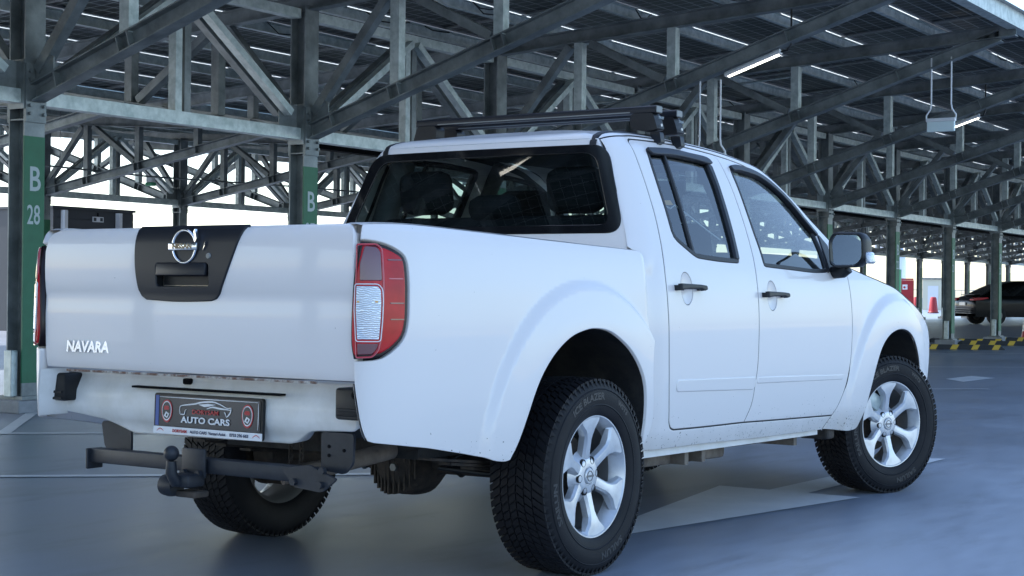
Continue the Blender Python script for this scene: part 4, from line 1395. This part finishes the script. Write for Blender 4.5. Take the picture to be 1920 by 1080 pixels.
# number plate with show-plate artwork
px_ = -1.140
pl = empty('number_plate', (0, 0, 0))
pl.parent = T
PT = lambda y, z, d=0.: Vector((px_-d+.03*(z-.56), -y*1.0-.004, z))       # y to the right of the viewer
def flat(name, poly, d, mt, par, thick=.0015):
    P = poly if area(poly) > 0 else poly[::-1]
    return MB().prism(P, lambda y, z: PT(y, z, d), lambda y, z: PT(y, z, d-thick)).build(name, mt, par)
flat('plate_frame', rrect(-.262, .547, .262, .692, .010), .010, M['plastic'], pl, .012)
flat('plate_face', rrect(-.252, .577, .252, .684, .006), .0125, M['black_print'], pl, .003)
flat('caption_strip', rrect(-.262, .548, .262, .574, .003), .0130, M['white_print'], pl, .003)
flat('blue_band', rrect(-.252, .577, -.236, .684, .002), .0140, M['blue_print'], pl)
def ribbon(name, pts, wd, d, mt, par):
    b = MB()
    P = curve(pts, .004)
    k = len(P)
    rows = []
    for i, q in enumerate(P):
        a, c = P[max(i-1, 0)], P[min(i+1, k-1)]
        t = Vector((c[0]-a[0], c[1]-a[1], 0)).normalized()
        w_ = wd*(.35+.65*math.sin(PI*min(max(i/(k-1), .06), .94)))
        n = Vector((-t.y, t.x, 0))*w_/2
        rows.append([PT(q[0]+n.x, q[1]+n.y, d), PT(q[0]-n.x, q[1]-n.y, d)])
    b.grid(rows)
    return b.build(name, mt, par, fix=False)
d1 = .0150
ribbon('white_border', [(-.232, .679), (-.10, .679), (.10, .679), (.244, .679)], .003, d1, M['white_print'], pl)
ribbon('white_border', [(.245, .676), (.246, .63), (.245, .585)], .003, d1, M['white_print'], pl)
cz = .012
ribbon('car_outline', [(-.128, .622), (-.130, .642), (-.120, .652), (-.06, .660), (-.02, .668), (.03, .671), (.065, .664), (.098, .653), (.118, .654)], .0055, d1, M['white_print'], pl)
ribbon('car_outline', [(.118, .654), (.116, .640), (.104, .626), (.096, .622)], .0055, d1, M['white_print'], pl)
ribbon('car_outline', [(.002, .646), (.03, .653), (.06, .650), (.115, .647)], .006, d1, M['white_print'], pl)
ribbon('car_outline', [(-.128, .622), (-.108, .622), (-.104, .634), (-.098, .640)], .004, d1, M['white_print'], pl)
ribbon('car_outline', [(.096, .622), (.092, .632), (.086, .640)], .004, d1, M['white_print'], pl)
flat('car_window', [(-.040, .659), (.005, .664), (.045, .662), (.010, .654), (-.01, .652)], d1, M['white_print'], pl)
def ptext(name, body, size, y, z, mt, sx=1., bold=0., shear=0.):
    return text(name, body, size, frame4(PT(y, z, d1+.0006), (0, -1, 0), (.03, 0, 1)), mt, pl, .0004, sx=sx, bold=bold, shear=shear)
ptext('plate_lettering', 'DORYSAM', .022, -.005, .632, M['red_print'], 1.25, .0004)
ptext('plate_lettering', 'AUTO CARS', .030, -.004, .602, M['white_print'], 1.42, .0009)
for yc in (-.195, .195):
    e1 = [(yc+.027*math.cos(a), .634+.036*math.sin(a)*(1 if math.sin(a) > 0 else 1.25)) for a in [2*PI*k/28 for k in range(28)]]
    e2 = [(yc+(u-yc)*.86, .634+(z-.634)*.86) for u, z in e1]
    e3 = [(yc+(u-yc)*.76, .634+(z-.634)*.76) for u, z in e1]
    bd = flat('club_badge', e1, d1-.0002, M['red_print'], pl)
    flat('badge_ring', e2, d1+.0004, M['white_print'], bd)
    flat('badge_field', e3, d1+.0010, M['black_print'], bd)
    flat('badge_car', [(yc-.013, .640), (yc-.009, .648), (yc+.009, .648), (yc+.013, .640), (yc+.010, .634), (yc-.010, .634)], d1+.0016, M['red_print'], bd)
    flat('badge_flag', [(yc-.012, .612), (yc-.002, .628), (yc+.014, .620), (yc+.004, .604)], d1+.0016, M['white_print'], bd)
    flat('badge_flag_check', [(yc-.003, .614), (yc+.002, .622), (yc+.007, .617), (yc+.001, .610)], d1+.0022, M['black_print'], bd)
ptext('caption', 'DORYSAM', .0145, -.128, .561, M['red_print'], 1.05, .0004)
ptext('caption', 'AUTO CARS  Vanzari Auto', .0145, .008, .561, M['navy_print'], 1.02, .0003)
ptext('caption', '0733 296 662', .0150, .158, .561, M['navy_print'], 1.05, .0004)
for yc in (-.225, .238): ribbon('mini_car', [(yc-.017, .557), (yc-.010, .563), (yc, .567), (yc+.010, .563), (yc+.017, .558)], .003, d1, M['red_print'], pl)
ribbon('phone_icon', [(.094, .565), (.091, .561), (.094, .556)], .003, d1, M['navy_print'], pl)

# ------------------------------------------------------------------ underneath: frame, hitch, axle, springs
MB().box((1.45, 0, .50), (4.0, .95, .10)).build('underbody', M['chassis'], T)
MB().box((1.50, 0, .43), (1.90, 1.50, .11), bev=.02).build('underbody', M['chassis'], T)  # wider slab, shaped to block light and darken the floor below
def rail(s):
    MB().tube([(-1.00, s*.46, .61), (-.75, s*.46, .60), (-.45, s*.46, .68), (.35, s*.46, .66), (.75, s*.46, .50), (2.5, s*.44, .48), (3.8, s*.42, .58)], .055, 4).build('frame_rail', M['chassis'], T)
    # leaf springs
    b = MB()
    for k, (h_, l_) in enumerate(((0, .62), (.012, .50), (.024, .36))):
        b.extr([(-.03, -.005), (.03, -.005), (.03, .005), (-.03, .005)], (-l_, s*.56, .50-.11-h_*1.0+l_*.12), (0, s*.56, .395-h_))
        b.extr([(-.03, -.005), (.03, -.005), (.03, .005), (-.03, .005)], (0, s*.56, .395-h_), (l_, s*.56, .50-.11-h_+l_*.12))
    b.build('leaf_spring', M['iron'], T)
    # body sill under the doors with the pinch weld
    MB().box((1.40, s*.790, .400), (1.86, .012, .045), Matrix.Rotation(.013, 3, 'Y')).build('sill_seam', M['valance'], T)
    b = MB()
    b.box((1.0, s*.62, .365), (1.0, .16, .09), Matrix.Rotation(.02, 3, 'Y'), bev=.02)
    b.build('sill_box', M['mud'], T, .6)
    MB().box((1.95, s*.62, .375), (.75, .10, .07), Matrix.Rotation(.02, 3, 'Y'), bev=.015).build('sill_box', M['mud'], T, .6)
    for x in (.98, 1.14, 2.12): MB().box((x, s*.66, .385), (.035, .22, .12)).build('body_mount', M['mud'], T)
    MB().box((2.50, s*.72, .375), (.10, .16, .09), bev=.015).build('mud_flap_bracket', M['iron'], T)
both(rail)
ax = MB()
ax.tube([(0, -.62, .375), (0, -.19, .375), (0, -.10, .385), (0, .10, .385), (0, .19, .375), (0, .62, .375)], [.042, .045, .085, .085, .045, .042], 20)
axle = ax.build('rear_axle', M['iron'], T, .8)
MB().lathe([(0, .155), (.055, .150), (.095, .125), (.118, .07), (.128, .0), (.128, -.05), (.075, -.16), (.05, -.26), (0, -.26)], (-.02, -.045, .365), (-1, 0, 0), 28).build('differential', M['iron'], axle, .7)
b = MB()
for k in range(-5, 6):
    zz = k*.022
    rr = math.sqrt(max(.118**2-zz*zz, .0004))
    b.box((-.155+abs(k)*.006, -.045+zz, .36), (.050, .008, 2*rr*.9))
b.build('cooling_fin', M['iron'], axle)['kind'] = 'stuff'
MB().lathe([(0, .012), (.016, .012), (.018, 0)], (-.178, -.075, .365), (-1, 0, 0), 6).build('filler_plug', M['bolt'], axle)
for yy, dx in ((.20, -.30), (-.30, .12)):
    MB().tube([(.0, yy+.02, .34), (-.42, yy-.14 if yy > 0 else yy, .56)], .020, 10).build('shock_absorber', M['steel'] if yy > 0 else M['chassis'], T, .8)
MB().tube([(.6, -.30, .40), (.1, -.33, .50), (-.35, -.36, .50), (-.62, -.35, .47), (-.80, -.22, .42), (-.92, -.15, .40)], .032, 14).build('exhaust_pipe', M['mud'], T, .8)
MB().tube([(.9, -.62, .47), (.3, -.60, .56), (-.25, -.50, .47), (-.35, -.42, .40), (-.2, -.62, .37)], .010, 8).build('brake_hose', M['cable'], T, .8)
MB().box((-.78, 0, .60), (.10, .92, .08)).build('cross_member', M['chassis'], T)
MB().box((-.36, 0, .80), (1.40, .70, .05)).build('bed_floor', M['chassis'], T)
MB().box((.36, 0, 1.09), (.03, 1.45, .28)).build('bed_front_wall', M['paint'], T)
both(lambda s: MB().box((-.40, s*.735, 1.10), (1.50, .02, .28)).build('bed_inner_wall', M['paint'], T))
# tow bar
hb = empty('tow_hitch', (0, 0, 0))
hb.parent = T
HX = -1.165
MB().box((HX, 0.0, .452), (.050, 1.10, .052), bev=.005).build('cross_tube', M['hitch'], hb, .6)
MB().box((HX-.002, .550, .440), (.075, .010, .075), bev=.003).build('end_cap', M['hitch'], hb)
def plate(poly, y, name='side_plate', th=.012):
    MB().prism(poly, lambda x, z: (x, y-th/2, z), lambda x, z: (x, y+th/2, z)).build(name, M['hitch'], hb)
MB().prism(fillet([(.44, .570), (.44, .46), (.50, .44), (.58, .47), (.60, .570)], .02), lambda y, z: (-1.09, y, z), lambda y, z: (-1.08, y, z)).build('hanger_plate', M['hitch'], hb)
MB().prism(fillet([(-.500, .592), (-.500, .465), (-.60, .455), (-.635, .49), (-.640, .592)], .015), lambda y, z: (-1.115, y, z), lambda y, z: (-1.103, y, z)).build('hanger_plate', M['hitch'], hb)
MB().prism(fillet([(-.40, .470), (-.455, .412), (-.575, .402), (-.640, .450), (-.560, .475), (-.52, .49)], .014), lambda y, z: (HX-.036, y, z), lambda y, z: (HX-.024, y, z)).build('corner_gusset', M['hitch'], hb)
for y, z in ((-.46, .430), (-.575, .428), (-.585, .475)):
    MB().lathe([(0, .014), (.013, .014), (.013, 0)], (HX-.036, y, z), (-1, 0, 0), 6).build('bolt', M['hitch'], hb)
for y, z in ((-.535, .545), (-.535, .515), (-.60, .535)):
    MB().lathe([(0, .003), (.006, .003), (.006, 0)], (-1.115, y, z), (-1, 0, 0), 10).build('bolt_hole', M['dark'], hb)
MB().box((HX-.040, .000, .462), (.012, .112, .100), bev=.005).build('ball_plate', M['hitch'], hb, .6)
for y in (-.036, .036):
    MB().lathe([(0, .016), (.015, .016), (.015, 0)], (HX-.047, y, .425), (-1, 0, 0), 6).build('bolt', M['hitch'], hb)
MB().box((HX-.075, 0, .405), (.085, .10, .046), bev=.012).build('ball_bracket', M['hitch'], hb, .6)
bb = MB()
bb.tube([(HX-.08, .0, .40), (HX-.125, .005, .405), (HX-.140, .008, .435), (HX-.140, .008, .475)], [.020, .021, .020, .017], 14)
bb.lathe([(0, -.0265)]+[(.0265*math.sin(a), -.0265*math.cos(a)) for a in [PI*k/12 for k in range(1, 12)]]+[(0, .0265)], (HX-.140, .008, .502), (0, 0, 1), 20)
bb.build('tow_ball', M['hitch'], hb, .8)
MB().lathe([(0, -.03), (.036, -.03), (.040, 0), (.036, .03), (0, .03)], (HX-.09, .060, .385), (0, 1, 0), 20).build('socket', M['hitch'], hb, .8)
MB().box((HX-.06, -.01, .358), (.07, .10, .022), bev=.006).build('socket_bracket', M['iron'], hb)
# chain hanging beside the springs
def chain(x, y, z, n, dy):
    b = MB()
    for k in range(n):
        zz = z-k*.021
        yy = y+dy*math.sin(k*.5)
        pts = []
        for j in range(13):
            a = 2*PI*j/12
            u, v = .008*math.cos(a), .015*math.sin(a)
            pts.append((x+(u if k % 2 else 0), yy+(0 if k % 2 else u), zz+v))
        b.tube(pts, .0028, 6, cap=False)
    b.build('safety_chain', M['iron'], T, 1.)['kind'] = 'stuff'
chain(-.82, -.105, .545, 8, .004)
chain(-.84, -.165, .550, 8, -.006)

# ------------------------------------------------------------------ wheels (local axis -Y is the outer face)
R_T = .374
def make_wheel():
    wheel = bpy.data.objects.new('wheel', None)
    link(wheel, T)
    prof = [(.222, -.098), (.232, -.112), (.245, -.119), (.262, -.1235), (.285, -.1275), (.310, -.1280), (.330, -.1250), (.345, -.1200), (.355, -.1135), (.3605, -.1060), (.3635, -.098)]
    full = prof+[(.3665, -.05), (.3675, 0), (.3665, .05)]+[(r, -y) for r, y in prof[::-1]]
    ty = MB().lathe([(r, t) for r, t in full], (0, 0, 0), (0, 1, 0), 96).build('tyre', M['rubber'], wheel, .7)
    # tread: slanted blocks with open grooves
    b = MB()
    NP = 74
    cols = [(-.116, -.070, .0), (-.066, -.036, .0), (-.032, -.003, .0), (.003, .032, .0), (.036, .066, .0), (.070, .116, .0)]
    for i in range(NP):
        for j, (ya, yb, _) in enumerate(cols):
            def at(y, f, top):
                sl = .062*math.copysign(1, y)*0+.20*abs(y)/.116
                a = 2*PI*(i+f+(.5 if j in (1, 4) else 0))/NP+sl
                crown = .0042*(abs(y)/.116)**2.2
                r = (R_T-crown) if top else .3645-(.003 if abs(y) > .1 else 0)
                return (r*math.cos(a), y, r*math.sin(a))
            f0, f1 = .06, .90
            vs = [at(ya, f0, 0), at(yb, f0, 0), at(yb, f1, 0), at(ya, f1, 0), at(ya, f0+.04, 1), at(yb, f0+.04, 1), at(yb, f1-.04, 1), at(ya, f1-.04, 1)]
            # a sipe splits each block top
            b.add(vs, [(4, 5, 6, 7), (0, 1, 5, 4), (1, 2, 6, 5), (2, 3, 7, 6), (3, 0, 4, 7)])
        for sg in (-1, 1):                                  # shoulder lugs running onto the sidewall
            a0 = 2*PI*(i+.14)/NP+.20
            a1 = 2*PI*(i+.62)/NP+.20
            P = lambda r, y, a: (r*math.cos(a), sg*y, r*math.sin(a))
            b.add([P(.3695, .1135, a0), P(.3695, .1135, a1), P(.3600, .1175, a1), P(.3600, .1175, a0), P(.3420, .1225, a0+.02), P(.3420, .1225, a0+.03), P(.358, .107, a0), P(.358, .107, a1)],
                  [(0, 1, 2, 3), (3, 2, 5, 4), (0, 3, 6), (1, 7, 2), (0, 6, 7, 1)])
    b.build('tread', M['rubber'], ty)['kind'] = 'stuff'
    # raised lettering
    def arc_text(body, size, r, a_mid, sx=1., flip=False):
        me = text_mesh(body, size, .0012, res=2, sx=sx, bold=.0012)
        for v in me.vertices:
            a = a_mid-v.co.x/r if not flip else a_mid+v.co.x/r
            rr = r+v.co.y if not flip else r-v.co.y
            yy = -(.1262+.0012) if r > .30 else -.1262
            v.co = Vector((rr*math.cos(a), yy-v.co.z, rr*math.sin(a)))
        me.materials.append(M['rubtext'])
        link(bpy.data.objects.new('sidewall_lettering', me), ty)
    arc_text('ICE BLAZER', .036, .303, math.radians(105), 1.25)
    arc_text('WST3', .026, .306, math.radians(55), 1.25)
    arc_text('SAILUN', .036, .303, math.radians(290), 1.35)
    arc_text('SAILUN', .036, .303, math.radians(195), 1.35)
    rib = MB()
    rib.lathe([(.268, -.1240), (.272, -.1278), (.276, -.1262)], (0, 0, 0), (0, 1, 0), 96)
    rib.lathe([(.328, -.1248), (.331, -.1275), (.334, -.1240)], (0, 0, 0), (0, 1, 0), 96)
    rib.build('sidewall_rib', M['rubber'], ty, .9)
    # rim
    rim = MB().lathe([(.222, -.090), (.2315, -.103), (.2335, -.108), (.2310, -.1115), (.2265, -.1110), (.2220, -.104), (.2120, -.085), (.2030, -.050)], (0, 0, 0), (0, 1, 0), 72).build('rim', M['alloy'], wheel, .8)
    MB().lathe([(.2030, -.050), (.1980, .02), (.2050, .08), (.2250, .105), (.232, .108), (.226, .09), (.205, .03)], (0, 0, 0), (0, 1, 0), 72).build('rim_barrel', M['barrel'], rim, .8)
    # six spokes: flat-fronted, flaring towards the rim with facetted shoulders
    st = [(.050, .028, .0, -.078), (.075, .024, .0, -.082), (.105, .0215, .0, -.088), (.135, .0215, .004, -.094), (.158, .0235, .014, -.099), (.182, .038, .030, -.1035), (.2105, .062, .050, -.1055), (.2255, .070, .057, -.1065)]
    base = MB()
    rows = []
    for r, hw, ridge, yf in st:
        bk = yf+.034 if r < .2 else yf+.022
        k = .66 if r < .15 else .80
        if r > .2: k = .9
        rows.append([(r, bk, -hw*1.12), (r, yf+.010, -hw*1.02), (r, yf, -hw*k), (r, yf-.0015, 0), (r, yf, hw*k), (r, yf+.010, hw*1.02), (r, bk, hw*1.12)])
    # chord the outer stations to follow the rim circle
    for row, (r, *_1) in zip(rows, st):
        for i, (x, y, z) in enumerate(row):
            row[i] = (math.sqrt(max(r*r-z*z, .0001)) if r > .15 else x, y, z)
    base.grid(rows)
    sm = base.mesh('spoke', M['alloy'], .30)
    for k in range(6):
        o = link(bpy.data.objects.new('spoke', sm), rim)
        o.rotation_euler = (0, math.radians(60*k+30-6), 0)
    hubm = MB().lathe([(.100, -.050), (.082, -.066), (.070, -.080), (.060, -.0835), (.036, -.0845), (.034, -.0800), (.0, -.0800)], (0, 0, 0), (0, 1, 0), 48)
    hub = hubm.build('hub', M['alloy'], rim, .6)
    for k in range(6):
        a = math.radians(60*k-6)
        MB().lathe([(0, -.0800), (.0118, -.0805), (.0130, -.0850), (.0150, -.0835), (.016, -.075)], (.062*math.cos(a), 0, -.062*math.sin(a)), (0, 1, 0), 18).build('lug_recess', M['chassis'], hub, .8)
    cap = MB().lathe([(0, -.0900), (.026, -.0895), (.030, -.0870), (.0315, -.080)], (0, 0, 0), (0, 1, 0), 32).build('centre_cap', M['alloy'], rim, .5)
    cb = MB()
    rows = []
    for i in range(33):
        a = 2*PI*i/32
        rows.append([(r*math.cos(a), y, r*math.sin(a)) for r, y in ((.0165, -.0895), (.0175, -.0915), (.0200, -.0915), (.0210, -.0893))])
    cb.grid(rows)
    cb.box((0, -.0905, 0), (.050, .003, .0075))
    cb.build('cap_emblem', M['barrel'], cap, .8)
    MB().lathe([(0, .02), (.150, .02), (.150, .032), (0, .032)], (0, 0, 0), (0, 1, 0), 48).build('brake_disc', M['iron'], wheel, .6)
    MB().lathe([(.0, -.02), (.06, -.02), (.075, .02)], (0, 0, 0), (0, 1, 0), 24).build('brake_hub', M['iron'], wheel, .6)
    return wheel
wh = make_wheel()
wh.location = (0, -.786, R_T-.003)
def place_wheel(x, s, rz, caliper):
    o = copy_tree(wh, T)
    o.location = (x, s*.786, R_T-.003)
    o.rotation_euler = (0, 0, rz+(PI if s > 0 else 0))
    if caliper:
        MB().box((-.075, -.02, .125), (.10, .09, .085), Matrix.Rotation(.5, 3, 'Y'), bev=.014).build('brake_caliper', M['galv_lit'], o, .6)
    return o
place_wheel(0, 1, 0, False)
st_ = math.radians(-20)
fr = place_wheel(3.2, -1, st_, True)
fr.location = (3.175, -.775, R_T-.003)
place_wheel(3.2, 1, st_, True)
def drum(s): MB().lathe([(0, -.01), (.140, -.01), (.150, .0), (.150, .09), (.13, .11), (0, .11)], (0, s*.62, .375), (0, s, 0), 40).build('brake_drum', M['iron'], T, .6)
both(drum)

# ------------------------------------------------------------------ door mirrors
def door_mirror(s):
    c = Vector((2.365, s*.945, 1.292))
    sec = fillet([(-.098, -.078), (-.108, .050), (-.080, .094), (.070, .090), (.094, .060), (.098, -.050), (.060, -.092), (-.070, -.094)], .035, 5)
    sec = [(a*.93, z*.93) for a, z in sec]
    rows = []
    for f, dx in ((.93, -.040), (1.0, -.034), (1.03, .0), (1.0, .05), (.88, .09), (.62, .118), (.25, .130)):
        rows.append([c+Vector((dx, s*(a+.012*(1-f))*f, (z+.006*(f-1))*f)) for a, z in sec])
    mir = MB().grid(rows, close=True).build('door_mirror', M['plastic'], T, 1.2)
    b = MB()
    b.add(rows[-1], [tuple(range(len(sec)))])
    b.build('shell_end', M['plastic'], mir)
    inn = [(a*.86, z*.86) for a, z in sec]
    fr_ = [c+Vector((-.040, s*a*.93, z*.93)) for a, z in sec]
    gi = [c+Vector((-.024-.02*a, s*(a-.006), z)) for a, z in inn]
    MB().grid([fr_, gi], close=True).build('mirror_rim', M['plastic'], mir, 1.)
    g = MB()
    g.add([c+Vector((-.0245-.02*a, s*(a-.006), z)) for a, z in inn], [tuple(range(len(inn)))])
    g.build('mirror_glass', M['mirror'], mir)
    # indicator on the outer corner, arm down to the sail
    MB().box(c+Vector((.02, s*.098, -.040)), (.085, .030, .060), Matrix.Rotation(s*.25, 3, 'X'), bev=.012).build('indicator', M['lens_clear'], mir, .8)
    MB().tube([c+Vector((.03, -s*.03, -.085)), c+Vector((.03, -s*.05, -.105)), Vector((2.41, s*.84, 1.180))], [.040, .036, .032], 12).build('mirror_arm', M['plastic'], mir, .9)
both(door_mirror)

# ------------------------------------------------------------------ roof bars
def rack(x, y0, y1, zb):
    rk = empty('roof_bar', (0, 0, 0))
    rk.parent = T
    MB().extr(fillet([(-.028, -.016), (.028, -.016), (.028, .012), (.020, .017), (-.020, .017), (-.028, .012)], .006, 2), (x, y0, zb), (x, y1, zb)).build('bar', M['satin'], rk, .5)
    MB().box((x, (y0+y1)/2, zb+.0175), (.014, abs(y1-y0)-.02, .003)).build('bar_channel', M['seal'], rk)
    MB().box((x-.0285, (y0+y1)/2, zb-.010), (.003, abs(y1-y0)-.26, .005)).build('bar_seam', M['bolt'], rk)
    for s, ye_ in ((-1, y0), (1, y1)):
        MB().box((x, ye_-s*(-.002), zb), (.050, .006, .028), bev=.002).build('end_cap', M['bolt'], rk)
        yf = ye_-s*.035
        zt = zb-.016
        prof = [(-.080, zt), (.022, zt), (.032, zt-.025), (.048, zt-.074), (-.02, zt-.082), (-.088, zt-.066), (-.092, zt-.015)]
        foot = MB().prism(fillet(prof, .014, 3), lambda a, z: (x-.034, yf+s*a, z), lambda a, z: (x+.034, yf+s*a, z)).build('foot', M['plastic'], rk, .6)
        MB().prism(fillet([(.00, zt-.085), (.05, zt-.085), (.058, zt-.130), (.030, zt-.145), (.012, zt-.12)], .006, 2), lambda a, z: (x-.018, yf+s*a, z), lambda a, z: (x+.018, yf+s*a, z)).build('clamp', M['satin'], foot, .6)
        MB().lathe([(0, .004), (.007, .004), (.007, 0)], (x-.005, yf+s*.050, zt-.055), (0, s, 0), 12).build('lock', M['steel_bare'], foot)
        if s < 0:
            text('foot_print', 'THULE', .016, frame4((x, yf-.0475, zt-.022), (1, 0, 0), (0, -.16, 1)), M['stencil'], foot, .0006)
rack(1.02, -.595, .73, 1.878)
rack(1.19, -.605, .73, 1.874)

# ------------------------------------------------------------------ cabin
MB().box((1.55, 0, .66), (1.9, 1.50, .10)).build('cab_floor', M['dark'], T)
def trim(s):
    for xa, xb in ((.68, 1.46), (1.56, 2.40)):
        rows = [[Vector((xa+(xb-xa)*k/8, s*(Scab(xa+(xb-xa)*k/8, z)-d), z)) for k in range(9)] for z, d in ((.55, .06), (1.05, .07), (1.165, .06), (1.185, .028))]
        MB().grid(rows).build('door_trim', M['beige'], T, 1.)
    MB().tube([Fcab(1.50, z, s)+Vector((0, -s*.07, 0)) for z in (1.15, 1.3, 1.5, 1.70)], .040, 8).build('pillar_trim', M['headliner'], T, 1.)
    MB().tube([Fcab(.72, z, s)+Vector((.0, -s*.085, 0)) for z in (1.18, 1.3, 1.5, 1.68)], .055, 8).build('pillar_trim', M['headliner'], T, 1.)
both(trim)
MB().box((1.30, 0, 1.722), (1.20, 1.00, .02)).build('headliner', M['headliner'], T)
MB().box((.58, 0, .95), (.03, 1.50, .60)).build('cab_rear_trim', M['dark'], T)
def seat(x, y, w_, front):
    st = empty('front_seat' if front else 'rear_seat', (0, 0, 0))
    st.parent = T
    R = Matrix.Rotation(math.radians(-17 if front else -9), 3, 'Y')
    MB().box((x+.30, y, .86), (.52, w_, .16), bev=.05).build('cushion', M['cloth'], st, .9)
    MB().box(Vector((x, y, 1.12)), (.15, w_, .56), R, bev=.055).build('backrest', M['cloth'], st, .9)
    return st, R
for y in (-.37, .37):
    st, R = seat(1.52, y, .50, True)
    MB().box((1.415, y, 1.475), (.10, .27, .19), R, bev=.045).build('headrest', M['cloth'], st, .9)
    for q in (-.06, .06): MB().tube([(1.44, y+q, 1.36), (1.42, y+q, 1.43)], .006, 6).build('headrest_post', M['bolt'], st)
st, R = seat(.70, 0, 1.34, False)
for y, hz, w_ in ((.40, 1.512, .27), (-.40, 1.505, .27), (0.02, 1.435, .26)):
    MB().box((.645, y, hz), (.11, w_, .20 if abs(y) > .1 else .12), R, bev=.05).build('headrest', M['cloth'], st, .9)
dash = MB()
prof = [(2.20, 1.02), (2.18, 1.10), (2.22, 1.16), (2.36, 1.185), (2.60, 1.175), (2.66, 1.10), (2.6, .8), (2.25, .8)]
dash.prism(prof, lambda x, z: (x, -.74, z), lambda x, z: (x, .74, z))
dash.build('dashboard', M['plastic'], T, .6)
sw = MB()
pts = []
Rw = Matrix.Rotation(math.radians(24), 3, 'Y')
for k in range(33):
    a = 2*PI*k/32
    pts.append(Vector((2.02, .37, 1.10))+Rw @ Vector((0, .19*math.cos(a), .19*math.sin(a))))
sw.tube(pts, .015, 8, cap=False)
sw.tube([Vector((2.02, .37, 1.10)), Vector((2.28, .37, 1.00))], .04, 8)
sw.build('steering_wheel', M['plastic'], T, 1.)
MB().box((2.20, 0, 1.625), (.03, .22, .065), bev=.015).build('rear_view_mirror', M['plastic'], T, .6)
MB().tube([Fcab(.86, 1.452)+Vector((0, .045, 0)), Fcab(.95, 1.44)+Vector((0, .05, -.006)), Fcab(1.0, 1.452)+Vector((0, .05, 0)), Fcab(1.12, 1.40)+Vector((0, .05, 0)), Fcab(1.24, 1.345)+Vector((0, .05, 0)), Fcab(1.33, 1.31)+Vector((0, .05, 0))], .0035, 6).build('white_wire', M['white_cable'], T, 1.)
MB().prism([(.815, 1.462), (.905, 1.468), (.920, 1.448), (.822, 1.443)], lambda x, z: Fcab(x, z)+Vector((0, .016, 0)), lambda x, z: Fcab(x, z)+Vector((0, .018, 0))).build('window_sticker', M['orange_print'], T)

# ------------------------------------------------------------------ the black car in the far bays
car = empty('parked_car', (57.2, 14.3, 0), math.radians(-47), 'black coupe style car parked beyond column B 20 at the right edge', 'car')
# side profile (x forward, z): a sloping fastback tail at the rear
def carbody():
    prof = [(-2.35, .42), (-2.42, .60), (-2.40, .92), (-2.28, 1.06), (-1.95, 1.16), (-1.45, 1.42), (-.90, 1.62), (-.2, 1.69), (.45, 1.64), (1.05, 1.34), (1.35, 1.13), (2.05, 1.02), (2.38, .86), (2.45, .55), (2.35, .40)]
    rows = []
    for u, z in curve(prof, .12):
        top = max(0., min(1., (z-1.05)/.6))
        hw = .96-.27*top-(.10*max(0, abs(u)-1.9)**1.0)
        row = []
        for k in range(13):
            f = -1+2*k/12
            y = hw*math.copysign(1-(1-abs(f))**1.6, f)
            zz = z-(.07*abs(f)**4 if z > .9 else 0)
            row.append((u+.10*(abs(f)**3)*(1 if u < -2.0 else -1 if u > 2.0 else 0), y, zz))
        rows.append(row)
    b = MB().grid(rows)
    for s in (-1, 1):                                     # flank under the roof curve
        r2_ = []
        for k in range(41):
            x = -2.33+4.68*k/40
            zt = [z for u, z in curve(prof, .03) if abs(u-x) < .06]
            zt = max(zt)-.07 if zt else .9
            col = []
            for f in range(9):
                z = .30+(zt-.30)*f/8
                top = max(0., min(1., (z-.98)/.6))
                hw = .965-.27*top-.05*max(0, .55-z)-(.10*max(0, abs(x)-1.9))
                col.append((x, s*hw, z))
            r2_.append(col)
        b.grid(r2_)
    return b
carbody().build('body', M['car_black'], car, .9)
for s in (-1, 1):
    side = [(-1.55, 1.10), (-1.20, 1.32), (-.55, 1.52), (.1, 1.55), (.55, 1.48), (1.0, 1.22), (1.05, 1.10)]
    yv = lambda z: s*(.972-.27*max(0., min(1., (z-.98)/.6)))
    MB().add([(x, yv(z)+s*.006, z) for x, z in side], [tuple(range(len(side)))]).build('side_window', M['car_glass'], car)
    tl_ = MB()
    tl_.prism([(-2.41, .98), (-2.28, 1.03), (-1.85, 1.05), (-1.82, 1.01), (-2.05, .95), (-2.40, .93)], lambda x, z: (x-.02, s*(.965-.10*max(0, abs(x)-1.9)), z), lambda x, z: (x-.02, s*.6, z))
    tl_.build('tail_light', M['lens_red'], car)
    for x in (-1.48, 1.45):
        wl = MB().lathe([(.20, -.12), (.30, -.125), (.345, -.11), (.36, -.08), (.36, .08), (.20, .12)], (x, s*.86, .36), (0, -s, 0), 28).build('wheel', M['rubber'], car, .7)
        MB().lathe([(0, .115), (.22, .118), (.24, .11)], (x, s*.86, .36), (0, s, 0), 20).build('rim', M['barrel'], wl, .7)
MB().box((-2.445, 0, .80), (.02, .52, .12)).build('number_plate', M['white_print'], car)
for z in (.44, .52, .60): MB().box((-2.44, 0, z), (.05, 1.5, .025), bev=.008).build('bumper_trim', M['barrel'], car)
MB().box((-2.12, 0, 1.145), (.22, 1.2, .03), bev=.01).build('boot_spoiler', M['car_black'], car, .6)
